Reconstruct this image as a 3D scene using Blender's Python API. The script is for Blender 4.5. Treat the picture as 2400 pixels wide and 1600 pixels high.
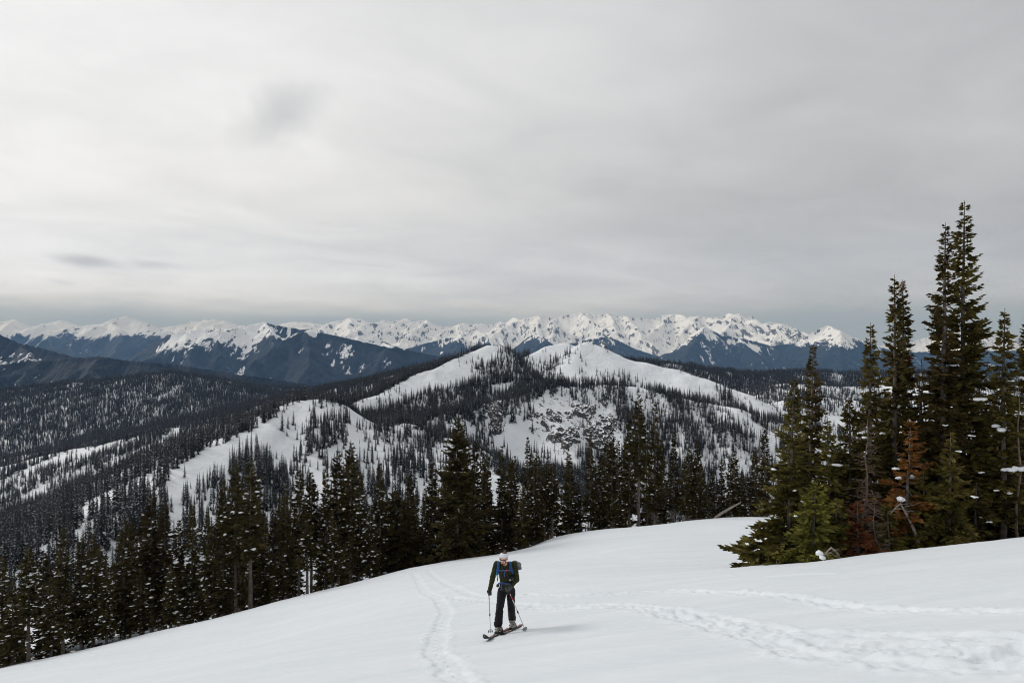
import bpy, math, random
import numpy as np
from mathutils import Vector, Matrix

for _o in list(bpy.data.objects):
    bpy.data.objects.remove(_o)
SC = bpy.context.scene
COL = SC.collection
F = 1600.0          # focal length in photograph pixels (24 mm on 36 mm, 2400 px wide)

# ------------------------------------------------------------------ camera
cam_d = bpy.data.cameras.new('camera')
cam_d.lens = 24.0
cam_d.sensor_width = 36.0
cam_d.clip_start = 0.05
cam_d.clip_end = 120000.0
cam = bpy.data.objects.new('camera', cam_d)
cam.location = (0, 0, 0)                      # the eye is the origin, looking level along +Y
cam.rotation_euler = (math.radians(90), 0, 0)
COL.objects.link(cam)
SC.camera = cam

# ------------------------------------------------------------------ sun and sky
SUN_EL, SUN_AZ = math.radians(34), math.radians(-62)      # azimuth measured from +Y towards +X
S = Vector((math.cos(SUN_EL) * math.sin(SUN_AZ), math.cos(SUN_EL) * math.cos(SUN_AZ), math.sin(SUN_EL)))
sun_d = bpy.data.lights.new('sun', 'SUN')
sun_d.energy = 1.15
sun_d.angle = math.radians(17)
sun_d.color = (1.0, 0.985, 0.965)
sun = bpy.data.objects.new('sun', sun_d)
sun.rotation_euler = S.to_track_quat('Z', 'Y').to_euler()
sun.location = S * 200
COL.objects.link(sun)

SC.view_settings.view_transform = 'Standard'
SC.view_settings.look = 'None'
SC.view_settings.exposure = 0.0
SC.view_settings.gamma = 1.0
SC.view_settings.use_curve_mapping = False
SC.render.engine = 'CYCLES'
SC.cycles.use_denoising = True
SC.cycles.max_bounces = 6
SC.cycles.diffuse_bounces = 3
SC.cycles.glossy_bounces = 2
SC.cycles.transmission_bounces = 2
SC.cycles.transparent_max_bounces = 4
SC.cycles.volume_bounces = 0
SC.cycles.pixel_filter_type = 'BLACKMAN_HARRIS'
SC.cycles.filter_width = 1.0
SC.cycles.sample_clamp_indirect = 4.0


class NT:
    """tiny helper for node trees"""
    def __init__(self, tree):
        self.t = tree
        self.n = tree.nodes
        self.l = tree.links

    def new(self, typ, **kw):
        nd = self.n.new(typ)
        for k, v in kw.items():
            setattr(nd, k, v)
        return nd

    def put(self, sock, v):
        if isinstance(v, bpy.types.NodeSocket):
            self.l.new(v, sock)
        else:
            if hasattr(sock.default_value, '__len__') and isinstance(v, (int, float)):
                v = [v] * len(sock.default_value)
            if hasattr(sock.default_value, '__len__') and len(sock.default_value) == 4 and len(v) == 3:
                v = (*v, 1.0)
            sock.default_value = v

    def math(self, op, a, b=0.0, c=0.0, clamp=False):
        nd = self.new('ShaderNodeMath', operation=op, use_clamp=clamp)
        for i, v in enumerate((a, b, c)):
            self.put(nd.inputs[i], v)
        return nd.outputs[0]

    def vmath(self, op, a, b=(0, 0, 0), out=0):
        nd = self.new('ShaderNodeVectorMath', operation=op)
        self.put(nd.inputs[0], a)
        if op == 'SCALE':
            self.put(nd.inputs['Scale'], b)
        else:
            self.put(nd.inputs[1], b)
        return nd.outputs[out]

    def mix(self, f, a, b, mode='MIX'):
        nd = self.new('ShaderNodeMix', data_type='RGBA', blend_type=mode)
        self.put(nd.inputs[0], f)
        self.put(nd.inputs[6], a)
        self.put(nd.inputs[7], b)
        return nd.outputs[2]

    def remap(self, v, a, b, c=0.0, d=1.0, smooth=True):
        nd = self.new('ShaderNodeMapRange', interpolation_type='SMOOTHSTEP' if smooth else 'LINEAR')
        for i, q in enumerate((v, a, b, c, d)):
            self.put(nd.inputs[i], q)
        return nd.outputs[0]

    def noise(self, vec, scale, detail=4.0, rough=0.5, dist=0.0, lac=2.0):
        nd = self.new('ShaderNodeTexNoise')
        if vec is not None:
            self.put(nd.inputs['Vector'], vec)
        self.put(nd.inputs['Scale'], scale)
        self.put(nd.inputs['Detail'], detail)
        self.put(nd.inputs['Roughness'], rough)
        self.put(nd.inputs['Lacunarity'], lac)
        self.put(nd.inputs['Distortion'], dist)
        return nd.outputs[0]


world = bpy.data.worlds.new('World')
SC.world = world
world.use_nodes = True
w = NT(world.node_tree)
w.n.clear()
STR = 0.1
sky = w.new('ShaderNodeTexSky', sky_type='NISHITA')
sky.sun_disc = False
sky.sun_elevation = SUN_EL
sky.sun_rotation = SUN_AZ
sky.altitude = 1700
sky.air_density = 1.0
sky.dust_density = 1.0
tc = w.new('ShaderNodeTexCoord')
D = tc.outputs['Generated']
sep = w.new('ShaderNodeSeparateXYZ')
w.put(sep.inputs[0], D)
dx, dy, dz = sep.outputs
zc = w.math('ADD', w.math('MAXIMUM', dz, 0.0), 0.11)
px = w.math('DIVIDE', dx, zc)
py = w.math('DIVIDE', dy, zc)
comb = w.new('ShaderNodeCombineXYZ')
w.put(comb.inputs[0], w.math('ADD', w.math('MULTIPLY', px, 0.80), w.math('MULTIPLY', py, 0.30)))
w.put(comb.inputs[1], w.math('SUBTRACT', w.math('MULTIPLY', py, 0.95), w.math('MULTIPLY', px, 0.45)))
cl = comb.outputs[0]
n1 = w.noise(cl, 0.55, 5.0, 0.48, 0.35)
n2 = w.noise(w.vmath('ADD', cl, (13.1, 4.2, 0)), 1.7, 5.0, 0.55, 0.6)
sunf = w.vmath('DOT_PRODUCT', D, tuple(S), out=1)
glow = w.remap(sunf, -0.15, 1.0, 0.0, 1.0, smooth=False)
glow = w.math('POWER', w.math('MAXIMUM', glow, 0.0), 1.7)
br = w.math('ADD', 0.50, w.math('MULTIPLY', glow, 0.51))
br = w.math('MULTIPLY', br, w.math('ADD', 1.0, w.math('MULTIPLY', w.math('SUBTRACT', n1, 0.5), 0.58)))
br = w.math('MULTIPLY', br, w.math('ADD', 1.0, w.math('MULTIPLY', w.math('SUBTRACT', n2, 0.5), 0.34)))
# small dark scud clouds hanging under the deck
front = w.math('GREATER_THAN', dy, 0.05)
ys = w.math('MAXIMUM', dy, 0.05)
qu = w.math('DIVIDE', dx, ys)
qv = w.math('DIVIDE', dz, ys)
wob = w.noise(D, 9.0, 5.0, 0.6)
wob2 = w.noise(w.vmath('ADD', D, (3.3, 1.7, 5.1)), 9.0, 5.0, 0.6)


def scud(u0, v0, ru, rv, ang, wb, amount):
    a = w.math('ADD', w.math('SUBTRACT', qu, u0), w.math('MULTIPLY', w.math('SUBTRACT', wob, 0.5), wb))
    b = w.math('ADD', w.math('SUBTRACT', qv, v0), w.math('MULTIPLY', w.math('SUBTRACT', wob2, 0.5), wb * 0.8))
    ca, sa = math.cos(ang), math.sin(ang)
    p = w.math('DIVIDE', w.math('ADD', w.math('MULTIPLY', a, ca), w.math('MULTIPLY', b, sa)), ru)
    q = w.math('DIVIDE', w.math('SUBTRACT', w.math('MULTIPLY', b, ca), w.math('MULTIPLY', a, sa)), rv)
    d = w.math('SQRT', w.math('ADD', w.math('MULTIPLY', p, p), w.math('MULTIPLY', q, q)))
    return w.math('MULTIPLY', w.math('MULTIPLY', w.remap(d, 1.0, 0.0), amount), front)


dark = w.math('ADD', scud(-0.345, 0.335, 0.105, 0.055, 0.5, 0.10, 0.24), scud(-0.625, 0.118, 0.075, 0.013, -0.12, 0.03, 0.34))
dark = w.math('ADD', dark, scud(-0.53, 0.112, 0.055, 0.010, -0.1, 0.03, 0.16))
dark = w.math('ADD', dark, scud(-0.66, 0.087, 0.03, 0.006, -0.1, 0.03, 0.14))
br = w.math('MULTIPLY', br, w.math('SUBTRACT', 1.0, dark))
br10 = w.math('MULTIPLY', br, 1.0 / STR)
ccol = w.mix(1.0, w.mix(w.remap(br, 0.45, 0.85), (0.968, 0.99, 1.022), (0.99, 0.998, 1.012)), br10, 'MULTIPLY')
# low deck tinted bluer to offset the warm cast of the haze
ccol = w.mix(w.remap(dz, 0.22, 0.04), ccol, w.mix(1.0, ccol, (0.94, 0.985, 1.08), 'MULTIPLY'))
# the clear, blue-grey strip under the far edge of the cloud deck
edge = w.math('ADD', dz, w.math('MULTIPLY', w.math('SUBTRACT', w.noise(w.vmath('MULTIPLY', D, (3.0, 3.0, 14.0)), 1.6, 4.0, 0.5), 0.5), 0.035))
deck = w.remap(edge, 0.022, 0.062)
low = w.mix(0.04, (2.9, 3.45, 4.2), sky.outputs[0])
full = w.mix(deck, low, w.mix(0.03, ccol, sky.outputs[0]))
bg = w.new('ShaderNodeBackground')
w.put(bg.inputs[0], full)
bg.inputs[1].default_value = STR
wo = w.new('ShaderNodeOutputWorld')
w.l.new(bg.outputs[0], wo.inputs[0])


# ------------------------------------------------------------------ helpers
def P(x, y, Y):
    """a photograph pixel at depth Y (metres along the view) as a point"""
    return np.array([(x - 1200.0) / F * Y, Y, (800.0 - y) / F * Y])


def _hash(ix, iy, seed):
    h = (ix.astype(np.int64) * 374761393 + iy.astype(np.int64) * 668265263 + seed * 974634777) & 0xFFFFFFFF
    h = ((h ^ (h >> 13)) * 1274126177) & 0xFFFFFFFF
    h = (h ^ (h >> 16)) & 0xFFFFFFFF
    return h / 4294967296.0


def gnoise(x, y, seed=0):
    x = np.asarray(x, float); y = np.asarray(y, float)
    ix = np.floor(x); iy = np.floor(y)
    fx = x - ix; fy = y - iy
    sx = fx * fx * fx * (fx * (fx * 6 - 15) + 10); sy = fy * fy * fy * (fy * (fy * 6 - 15) + 10)
    def g(ox, oy):
        a = _hash(ix + ox, iy + oy, seed) * 2 * np.pi
        return np.cos(a) * (fx - ox) + np.sin(a) * (fy - oy)
    a = g(0, 0) * (1 - sx) + g(1, 0) * sx
    b = g(0, 1) * (1 - sx) + g(1, 1) * sx
    return (a * (1 - sy) + b * sy) * 1.45


def fbm(x, y, octv=4, seed=0, gain=0.5):
    r = 0.0; a = 1.0; f = 1.0; t = 0.0
    for i in range(octv):
        r = r + a * gnoise(np.asarray(x) * f, np.asarray(y) * f, seed + i * 17)
        t += a; a *= gain; f *= 2.03
    return r / t


def ridged(x, y, octv=4, seed=0, gain=0.5):
    r = 0.0; a = 1.0; f = 1.0; t = 0.0
    for i in range(octv):
        r = r + a * (1 - 2 * np.abs(gnoise(np.asarray(x) * f, np.asarray(y) * f, seed + i * 31)))
        t += a; a *= gain; f *= 2.07
    return r / t


def sstep(x, a, b):
    t = np.clip((x - a) / (b - a), 0, 1)
    return t * t * (3 - 2 * t)


def mesh_np(name, verts, faces, mats=(), midx=None, smooth=True, attrs=None):
    """one mesh from numpy arrays; all faces the same size"""
    verts = np.asarray(verts, np.float32).reshape(-1, 3)
    faces = np.asarray(faces, np.int32)
    k = faces.shape[1]
    me = bpy.data.meshes.new(name)
    me.vertices.add(len(verts))
    me.vertices.foreach_set('co', verts.ravel())
    me.loops.add(faces.size)
    me.loops.foreach_set('vertex_index', faces.ravel())
    me.polygons.add(len(faces))
    me.polygons.foreach_set('loop_start', np.arange(len(faces), dtype=np.int32) * k)
    for m in mats:
        me.materials.append(m)
    if midx is not None:
        me.polygons.foreach_set('material_index', np.asarray(midx, np.int32))
    me.polygons.foreach_set('use_smooth', np.full(len(faces), smooth))
    for an, av in (attrs or {}).items():
        at = me.attributes.new(an, 'FLOAT', 'POINT')
        at.data.foreach_set('value', np.asarray(av, np.float32).ravel())
    me.update(calc_edges=True)
    me.validate()
    return me


def grid_faces(n, m):
    i = np.arange(n - 1)[:, None] * m + np.arange(m - 1)[None, :]
    return np.stack([i, i + m, i + m + 1, i + 1], -1).reshape(-1, 4)


def tag(o, label=None, cat=None, group=None, kind=None):
    for k, v in (('label', label), ('category', cat), ('group', group), ('kind', kind)):
        if v:
            o[k] = v
    return o


def obj(name, me, parent=None, loc=None):
    o = bpy.data.objects.new(name, me)
    COL.objects.link(o)
    if parent is not None:
        o.parent = parent
    if loc is not None:
        o.location = loc
    return o


def empty(name, loc, rz=0.0):
    o = bpy.data.objects.new(name, None)
    o.location = loc
    o.rotation_euler = (0, 0, rz)
    o.empty_display_size = 0.3
    COL.objects.link(o)
    return o


# ------------------------------------------------------------------ materials
def mat(name, build):
    m = bpy.data.materials.new(name)
    m.use_nodes = True
    t = NT(m.node_tree)
    b = m.node_tree.nodes['Principled BSDF']
    build(t, b)
    return m


def simple(name, col, rough=0.6, var=0.25, scale=6.0, spec=0.3, metal=0.0):
    def f(t, b):
        tcn = t.new('ShaderNodeTexCoord')
        n = t.noise(tcn.outputs['Object'], scale, 4.0)
        t.put(b.inputs['Base Color'], t.mix(t.remap(n, 0.3, 0.7), tuple(c * (1 - var) for c in col), tuple(min(1, c * (1 + var)) for c in col)))
        b.inputs['Roughness'].default_value = rough
        b.inputs['Specular IOR Level'].default_value = spec
        b.inputs['Metallic'].default_value = metal
    return mat(name, f)


def snow_near(t, b):
    g = t.new('ShaderNodeNewGeometry')
    pos = g.outputs['Position']
    st = t.vmath('MULTIPLY', pos, (0.25, 1.5, 1.0))
    n = t.noise(st, 0.7, 5.0, 0.55)
    t.put(b.inputs['Base Color'], t.mix(t.remap(n, 0.3, 0.7), (0.715, 0.758, 0.795), (0.768, 0.80, 0.828)))
    b.inputs['Roughness'].default_value = 0.62
    b.inputs['Specular IOR Level'].default_value = 0.25
    grain = t.noise(pos, 38.0, 3.0, 0.6)
    rip = t.noise(t.vmath('MULTIPLY', pos, (0.55, 4.2, 1.0)), 1.3, 6.0, 0.62, 0.5)
    h = t.math('ADD', t.math('MULTIPLY', grain, 0.006), t.math('MULTIPLY', rip, 0.055))
    bp = t.new('ShaderNodeBump')
    bp.inputs['Strength'].default_value = 0.6
    bp.inputs['Distance'].default_value = 1.0
    t.put(bp.inputs['Height'], h)
    t.put(b.inputs['Normal'], bp.outputs[0])


M_SNOW = mat('wind_packed_snow', snow_near)


def snow_hill(t, b):
    g = t.new('ShaderNodeNewGeometry')
    pos = g.outputs['Position']
    n = t.noise(pos, 0.02, 6.0, 0.55)
    sn = t.mix(t.remap(n, 0.3, 0.7), (0.755, 0.79, 0.825), (0.83, 0.85, 0.87))
    at = t.new('ShaderNodeAttribute', attribute_name='rock')
    rn = t.noise(t.vmath('MULTIPLY', pos, (1.0, 1.0, 0.5)), 0.16, 7.0, 0.68, 0.6)
    rk = t.remap(t.math('ADD', at.outputs['Fac'], t.math('MULTIPLY', t.math('SUBTRACT', rn, 0.5), 1.6)), 0.46, 0.56)
    rc = t.mix(t.noise(pos, 0.5, 5.0), (0.05, 0.048, 0.047), (0.16, 0.15, 0.145))
    t.put(b.inputs['Base Color'], t.mix(rk, sn, rc))
    b.inputs['Roughness'].default_value = 0.7
    b.inputs['Specular IOR Level'].default_value = 0.2
    bp = t.new('ShaderNodeBump')
    bp.inputs['Strength'].default_value = 0.9
    bp.inputs['Distance'].default_value = 1.0
    t.put(bp.inputs['Height'], t.math('MULTIPLY', t.noise(pos, 0.07, 7.0, 0.62), 4.0))
    t.put(b.inputs['Normal'], bp.outputs[0])


M_HILL = mat('hill_snow', snow_hill)


def mountain_mat(name, fine, sn_lo, sn_hi):
    def f(t, b):
        g = t.new('ShaderNodeNewGeometry')
        pos = g.outputs['Position']
        at = t.new('ShaderNodeAttribute', attribute_name='cover')
        ar = t.new('ShaderNodeAttribute', attribute_name='rock')
        q = t.vmath('MULTIPLY', pos, (1.0, 0.16, 0.30))
        nf = t.math('SUBTRACT', t.noise(q, fine * 1.5, 6.0, 0.66, 0.9), 0.5)
        ng = t.math('SUBTRACT', t.noise(t.vmath('MULTIPLY', pos, (1.0, 0.3, 0.5)), fine * 6.0, 4.0, 0.7, 0.4), 0.5)
        sp = t.math('ADD', t.math('MULTIPLY', nf, 3.2), t.math('MULTIPLY', ng, 1.9))
        c = t.remap(t.math('ADD', at.outputs['Fac'], sp), 0.42, 0.58)
        nr = t.math('SUBTRACT', t.noise(t.vmath('MULTIPLY', pos, (1.0, 0.22, 0.34)), fine * 4.0, 7.0, 0.72, 0.5), 0.5)
        r = t.remap(t.math('ADD', ar.outputs['Fac'], t.math('MULTIPLY', nr, 2.4)), 0.46, 0.62)
        sn = t.mix(t.noise(pos, fine * 0.7, 5.0), sn_lo, sn_hi)
        fo = t.mix(t.remap(t.noise(pos, fine * 5, 4.0), 0.35, 0.7), (0.007, 0.011, 0.017), (0.020, 0.028, 0.038))  # forest colour painted with a blue cast of haze and shade
        rc = t.mix(t.noise(pos, fine * 3, 4.0), (0.055, 0.055, 0.06), (0.17, 0.165, 0.165))
        t.put(b.inputs['Base Color'], t.mix(c, t.mix(r, sn, rc), fo))
        b.inputs['Roughness'].default_value = 0.8
        b.inputs['Specular IOR Level'].default_value = 0.15
        bp = t.new('ShaderNodeBump')
        bp.inputs['Strength'].default_value = 1.0
        bp.inputs['Distance'].default_value = 1.0
        t.put(bp.inputs['Height'], t.math('MULTIPLY', t.noise(pos, fine * 1.2, 8.0, 0.62), 0.22 / fine))
        t.put(b.inputs['Normal'], bp.outputs[0])
    return mat(name, f)


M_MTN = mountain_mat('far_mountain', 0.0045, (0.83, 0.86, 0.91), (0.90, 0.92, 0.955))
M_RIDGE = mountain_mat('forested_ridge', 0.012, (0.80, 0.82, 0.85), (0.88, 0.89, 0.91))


def foliage(name, lo, hi, tip):
    def f(t, b):
        tcn = t.new('ShaderNodeTexCoord')
        oi = t.new('ShaderNodeObjectInfo')
        n = t.noise(tcn.outputs['Object'], 1.1, 4.0, 0.6)
        c = t.mix(t.remap(n, 0.32, 0.68), lo, hi)
        n2 = t.noise(tcn.outputs['Object'], 7.0, 2.0)
        c = t.mix(t.math('MULTIPLY', t.remap(n2, 0.5, 0.75), 0.6), c, tip)
        hs = t.new('ShaderNodeHueSaturation')
        t.put(hs.inputs['Color'], c)
        t.put(hs.inputs['Hue'], t.math('ADD', 0.485, t.math('MULTIPLY', oi.outputs['Random'], 0.03)))
        t.put(hs.inputs['Value'], t.math('ADD', 0.7, t.math('MULTIPLY', oi.outputs['Random'], 0.6)))
        t.put(b.inputs['Base Color'], hs.outputs[0])
        b.inputs['Roughness'].default_value = 0.7
        b.inputs['Specular IOR Level'].default_value = 0.12
    return mat(name, f)


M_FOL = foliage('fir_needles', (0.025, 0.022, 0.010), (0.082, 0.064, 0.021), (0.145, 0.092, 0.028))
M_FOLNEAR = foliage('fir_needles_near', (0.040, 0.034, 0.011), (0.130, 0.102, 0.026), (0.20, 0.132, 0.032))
M_YOUNG = foliage('young_fir_needles', (0.075, 0.070, 0.016), (0.185, 0.155, 0.034), (0.25, 0.20, 0.05))
M_RUST = foliage('dead_rust_needles', (0.11, 0.042, 0.015), (0.25, 0.090, 0.024), (0.17, 0.095, 0.035))
M_FOLFAR = foliage('far_fir_needles_hazed', (0.012, 0.014, 0.016), (0.030, 0.033, 0.034), (0.036, 0.036, 0.033))  # blue of distance and shade mixed into the needle colour
M_BARK = simple('fir_bark', (0.115, 0.094, 0.080), 0.85, 0.4, 5.0)
M_DEAD = simple('weathered_grey_wood', (0.27, 0.225, 0.19), 0.8, 0.35, 6.0)
M_TWIG = simple('dead_brown_twigs', (0.15, 0.105, 0.08), 0.85, 0.35, 4.0)
M_SNOWCLUMP = simple('branch_snow', (0.86, 0.88, 0.90), 0.6, 0.03, 3.0, 0.2)


def rock_mat(t, b):
    g = t.new('ShaderNodeNewGeometry')
    pos = g.outputs['Position']
    n = t.noise(t.vmath('MULTIPLY', pos, (1.0, 1.0, 1.6)), 0.22, 8.0, 0.68, 0.8)
    c = t.mix(t.remap(n, 0.35, 0.65), (0.028, 0.027, 0.028), (0.13, 0.12, 0.11))
    sp = t.new('ShaderNodeSeparateXYZ')
    t.put(sp.inputs[0], g.outputs['Normal'])
    up = t.math('ADD', sp.outputs[2], t.math('MULTIPLY', t.math('SUBTRACT', t.noise(t.vmath('MULTIPLY', pos, (1.0, 0.6, 2.2)), 0.13, 6.0, 0.6, 0.4), 0.5), 1.3))
    t.put(b.inputs['Base Color'], t.mix(t.remap(up, 0.64, 0.76), c, (0.80, 0.825, 0.85)))
    b.inputs['Roughness'].default_value = 0.85


M_ROCK = mat('snow_dusted_rock', rock_mat)

# ------------------------------------------------------------------ near snow slope: heights
EDGE = np.array([  # the slope's visible rim: photograph x, y, depth
    (-500, 1690, 33), (-250, 1628, 35), (0, 1567, 38), (190, 1524, 41), (376, 1478, 44), (590, 1425, 47), (750, 1385, 50), (880, 1353, 52), (1000, 1324, 54),
    (1120, 1306, 55), (1230, 1287, 56), (1297, 1259, 58), (1430, 1244, 60), (1497, 1239, 61), (1604, 1225.5, 63), (1744, 1219, 66), (1800, 1221, 66)])
_c = []
for (x_, y_, Y_) in EDGE:
    p = P(x_, y_, Y_)
    _c.append(p)
    _c.append(p + np.array([(x_ - 1200) / F * 8, 8, -0.36 * 8 - 1.3]))
    _c.append(p + np.array([(x_ - 1200) / F * 22, 22, -0.40 * 22 - 5.0]))
    _c.append(p + np.array([(x_ - 1200) / F * 50, 50, -0.45 * 50 - 8.0]))
for Y_ in (1.5, 5, 9, 13, 17):
    for u_ in (-0.95, -0.6, -0.3, 0.0, 0.3, 0.6, 0.95):
        if Y_ == 17 and abs(u_) > 0.7:
            continue
        X_ = u_ * max(Y_, 4)
        _c.append(np.array([X_, Y_, -1.7 - 0.31 * Y_ + 0.13 * X_ - (0.0016 * min(X_, 0) ** 2 * 2)]))
for X_ in (-5, 0, 5):
    _c.append(np.array([X_, -4, -1.7 + 0.31 * 4 + 0.13 * X_]))
for (x_, y_, Y_) in [(1850, 1322, 25), (1990, 1305, 24.5), (2130, 1289, 24), (2270, 1273, 23.5), (2400, 1259, 23), (2600, 1238, 23), (2850, 1215, 22),
                     (1700, 1322, 30), (1550, 1330, 30), (1400, 1338, 30), (1300, 1345, 30), (1700, 1262, 46), (1560, 1272, 44), (1450, 1285, 44), (1350, 1300, 45),
                     (1180, 1345, 34), (1000, 1380, 34), (800, 1430, 34), (600, 1490, 33),
                     (1860, 1318, 31), (2000, 1308, 30), (2150, 1294, 29.5), (2280, 1279, 29), (2400, 1266, 28.5), (2600, 1246, 28),
                     (1900, 1275, 44), (2100, 1268, 44), (2300, 1262, 44), (2600, 1250, 44),
                     (1950, 1250, 66), (2150, 1262, 66), (2400, 1262, 66), (2700, 1262, 66), (2000, 1330, 100), (2400, 1340, 100), (2800, 1340, 100)]:
    _c.append(P(x_, y_, Y_))
_c = np.array(_c)


def tps_fit(c, lam):
    n = len(c)
    d = np.hypot(c[:, None, 0] - c[None, :, 0], c[:, None, 1] - c[None, :, 1])
    K = np.where(d > 0, d * d * np.log(d + 1e-9), 0) + np.eye(n) * lam
    A = np.zeros((n + 3, n + 3))
    A[:n, :n] = K
    A[:n, n:] = np.c_[np.ones(n), c[:, :2]]
    A[n:, :n] = A[:n, n:].T
    b = np.zeros(n + 3)
    b[:n] = c[:, 2]
    return np.linalg.solve(A, b)


_w = tps_fit(_c, 2.0)


def z_base(x, y):
    x = np.asarray(x, float); y = np.asarray(y, float)
    r = _w[-3] + _w[-2] * x + _w[-1] * y
    for i in range(len(_c)):
        d2 = (x - _c[i, 0]) ** 2 + (y - _c[i, 1]) ** 2
        r = r + _w[i] * 0.5 * d2 * np.log(d2 + 1e-12)
    return r


def hit(px_, py_, y0=3.0, y1=90.0):
    """where the ray through a photograph pixel first meets the near slope"""
    Y = np.linspace(y0, y1, 900)
    u, v = (px_ - 1200) / F, (800 - py_) / F
    g = z_base(u * Y, Y) - v * Y
    k = np.argmax(g >= 0)
    if g[k] < 0:
        k = np.argmax(z_base(u * Y, Y) / Y)
    return np.array([u * Y[k], Y[k], float(z_base(u * Y[k], Y[k]))])


# ski and foot tracks (photograph pixels -> polylines on the slope); width, depth, lumpiness
TRACKS = [
    ([(1090, 1640), (1066, 1599), (1047, 1554), (1015, 1522), (1027, 1478), (1047, 1439), (1028, 1401), (996, 1385), (977, 1353), (967, 1341)], 0.25, 0.036, 1.0),
    ([(1002, 1334), (1034, 1360), (1085, 1385), (1142, 1401)], 0.22, 0.03, 0.6),
    ([(1056, 1398), (1160, 1412), (1260, 1418), (1378, 1417), (1474, 1417), (1570, 1433), (1697, 1452), (1857, 1484), (2112, 1490), (2399, 1503), (2560, 1510)], 0.25, 0.045, 1.0),
    ([(1240, 1425), (1474, 1423), (1633, 1459), (1729, 1484), (1806, 1510), (1857, 1535), (1984, 1548), (2112, 1567), (2399, 1567), (2560, 1570)], 0.25, 0.05, 1.0),
    ([(1238, 1392), (1346, 1395), (1474, 1385), (1602, 1382), (1729, 1388), (1857, 1404), (1984, 1420), (2112, 1427), (2399, 1430), (2560, 1432)], 0.20, 0.062, 1.0),
    ([(1330, 1402), (1461, 1388), (1600, 1368), (1793, 1350), (1950, 1345)], 0.14, 0.035, 0.3),
]
CHURN = [(1800, 1490), (1900, 1490), (2050, 1496), (2200, 1500), (2420, 1508), (2600, 1515), (2600, 1575), (2420, 1572), (2250, 1570), (2100, 1562), (1950, 1545), (1850, 1525)]


def poly_dist(x, y, pts):
    best = np.full(x.shape, 1e9); along = np.zeros(x.shape); side = np.zeros(x.shape); acc = 0.0
    for a, b in zip(pts[:-1], pts[1:]):
        d = b - a
        L = np.hypot(*d)
        t = np.clip(((x - a[0]) * d[0] + (y - a[1]) * d[1]) / (L * L), 0, 1)
        qx, qy = a[0] + t * d[0], a[1] + t * d[1]
        dd = np.hypot(x - qx, y - qy)
        m = dd < best
        best = np.where(m, dd, best)
        along = np.where(m, acc + t * L, along)
        side = np.where(m, np.sign((x - a[0]) * d[1] - (y - a[1]) * d[0]), side)
        acc += L
    return best, along, side


def in_poly(x, y, poly):
    r = np.zeros(np.shape(x), bool)
    n = len(poly)
    for i in range(n):
        x0, y0 = poly[i]; x1, y1 = poly[(i + 1) % n]
        if y0 == y1:
            continue
        c = ((y0 > y) != (y1 > y)) & (x < (x1 - x0) * (y - y0) / (y1 - y0) + x0)
        r ^= c
    return r


TRK = [(np.array([hit(a, b)[:2] for a, b in pts]), wd, dp, lm) for pts, wd, dp, lm in TRACKS]
CHP = [tuple(hit(a, b)[:2]) for a, b in CHURN]


def z_near(x, y):
    x = np.asarray(x, float); y = np.asarray(y, float)
    z = z_base(x, y)
    # wind ripples and gentle swells
    z = z + 0.10 * fbm(x / 7, y / 4, 3, 5) + 0.075 * fbm(x / 4.5 + 3 + y / 6, y / 0.75, 4, 9, 0.6) * sstep(fbm(x / 9, y / 6, 2, 41), -0.3, 0.5)
    z = z + 0.012 * fbm(x / 0.5, y / 0.22, 2, 19)
    for pts, wd, dp, lm in TRK:
        d, s, sd = poly_dist(x, y, pts)
        near = d < wd * 4
        if not near.any():
            continue
        xs, ys, ds, ss, si = x[near], y[near], d[near], s[near], sd[near]
        ds = ds + 0.10 * gnoise(xs * 1.7, ys * 1.7, 3) * lm
        step = 0.5 + 0.5 * np.cos(2 * np.pi * (ss / 0.62 + 0.25 * si))           # alternating footfalls
        groove = sstep(wd * 1.0 - np.clip(ds, 0, None), 0.0, wd * 0.45) * (1 - lm * 0.65 + lm * 0.65 * step)
        rim = np.exp(-((ds - wd * 1.25) / (wd * 0.45)) ** 2) * 0.45
        lump = gnoise(xs * 4.1, ys * 4.1, 8) * 0.55 + gnoise(xs * 8, ys * 8, 11) * 0.5
        z[near] += dp * (-groove + rim * (0.6 + lump * lm)) + dp * 0.6 * lump * lm * np.exp(-(ds / (wd * 1.5)) ** 2)
    inside = in_poly(x, y, CHP)
    if inside.any():
        cd = np.full(x.shape, 0.0)
        dcl, _, _ = poly_dist(x[inside], y[inside], np.array(CHP + [CHP[0]]))
        k = sstep(dcl, 0.0, 0.6)
        xs, ys = x[inside], y[inside]
        cd[inside] = k * (0.14 * ridged(xs * 0.9, ys * 1.3, 4, 23, 0.6) - 0.09 + 0.10 * gnoise(xs * 2.7, ys * 2.7, 29) * (gnoise(xs * 0.7, ys * 0.7, 30) > -0.1))
        z = z + cd
    return z


th = np.concatenate([np.radians(np.linspace(-82, -40, 60)[:-1]), np.radians(np.linspace(-40, 40, 660)), np.radians(np.linspace(40, 82, 60)[1:])])
rr = np.concatenate([np.linspace(0.6, 7.5, 40)[:-1], np.concatenate([7.5 * (34 / 7.5) ** np.linspace(0, 1, 330)[:-1], 34 * (100 / 34) ** np.linspace(0, 1, 115)])])
TH, RR = np.meshgrid(th, rr, indexing='ij')
GX, GY = RR * np.sin(TH), RR * np.cos(TH)
GZ = z_near(GX.ravel(), GY.ravel()).reshape(GX.shape)
o = obj('snow_slope', mesh_np('snow_slope', np.stack([GX, GY, GZ], -1), grid_faces(*GX.shape)[:, ::-1], [M_SNOW]))
tag(o, 'smooth wind packed snow slope crossed by ski tracks', kind='structure')
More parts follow.
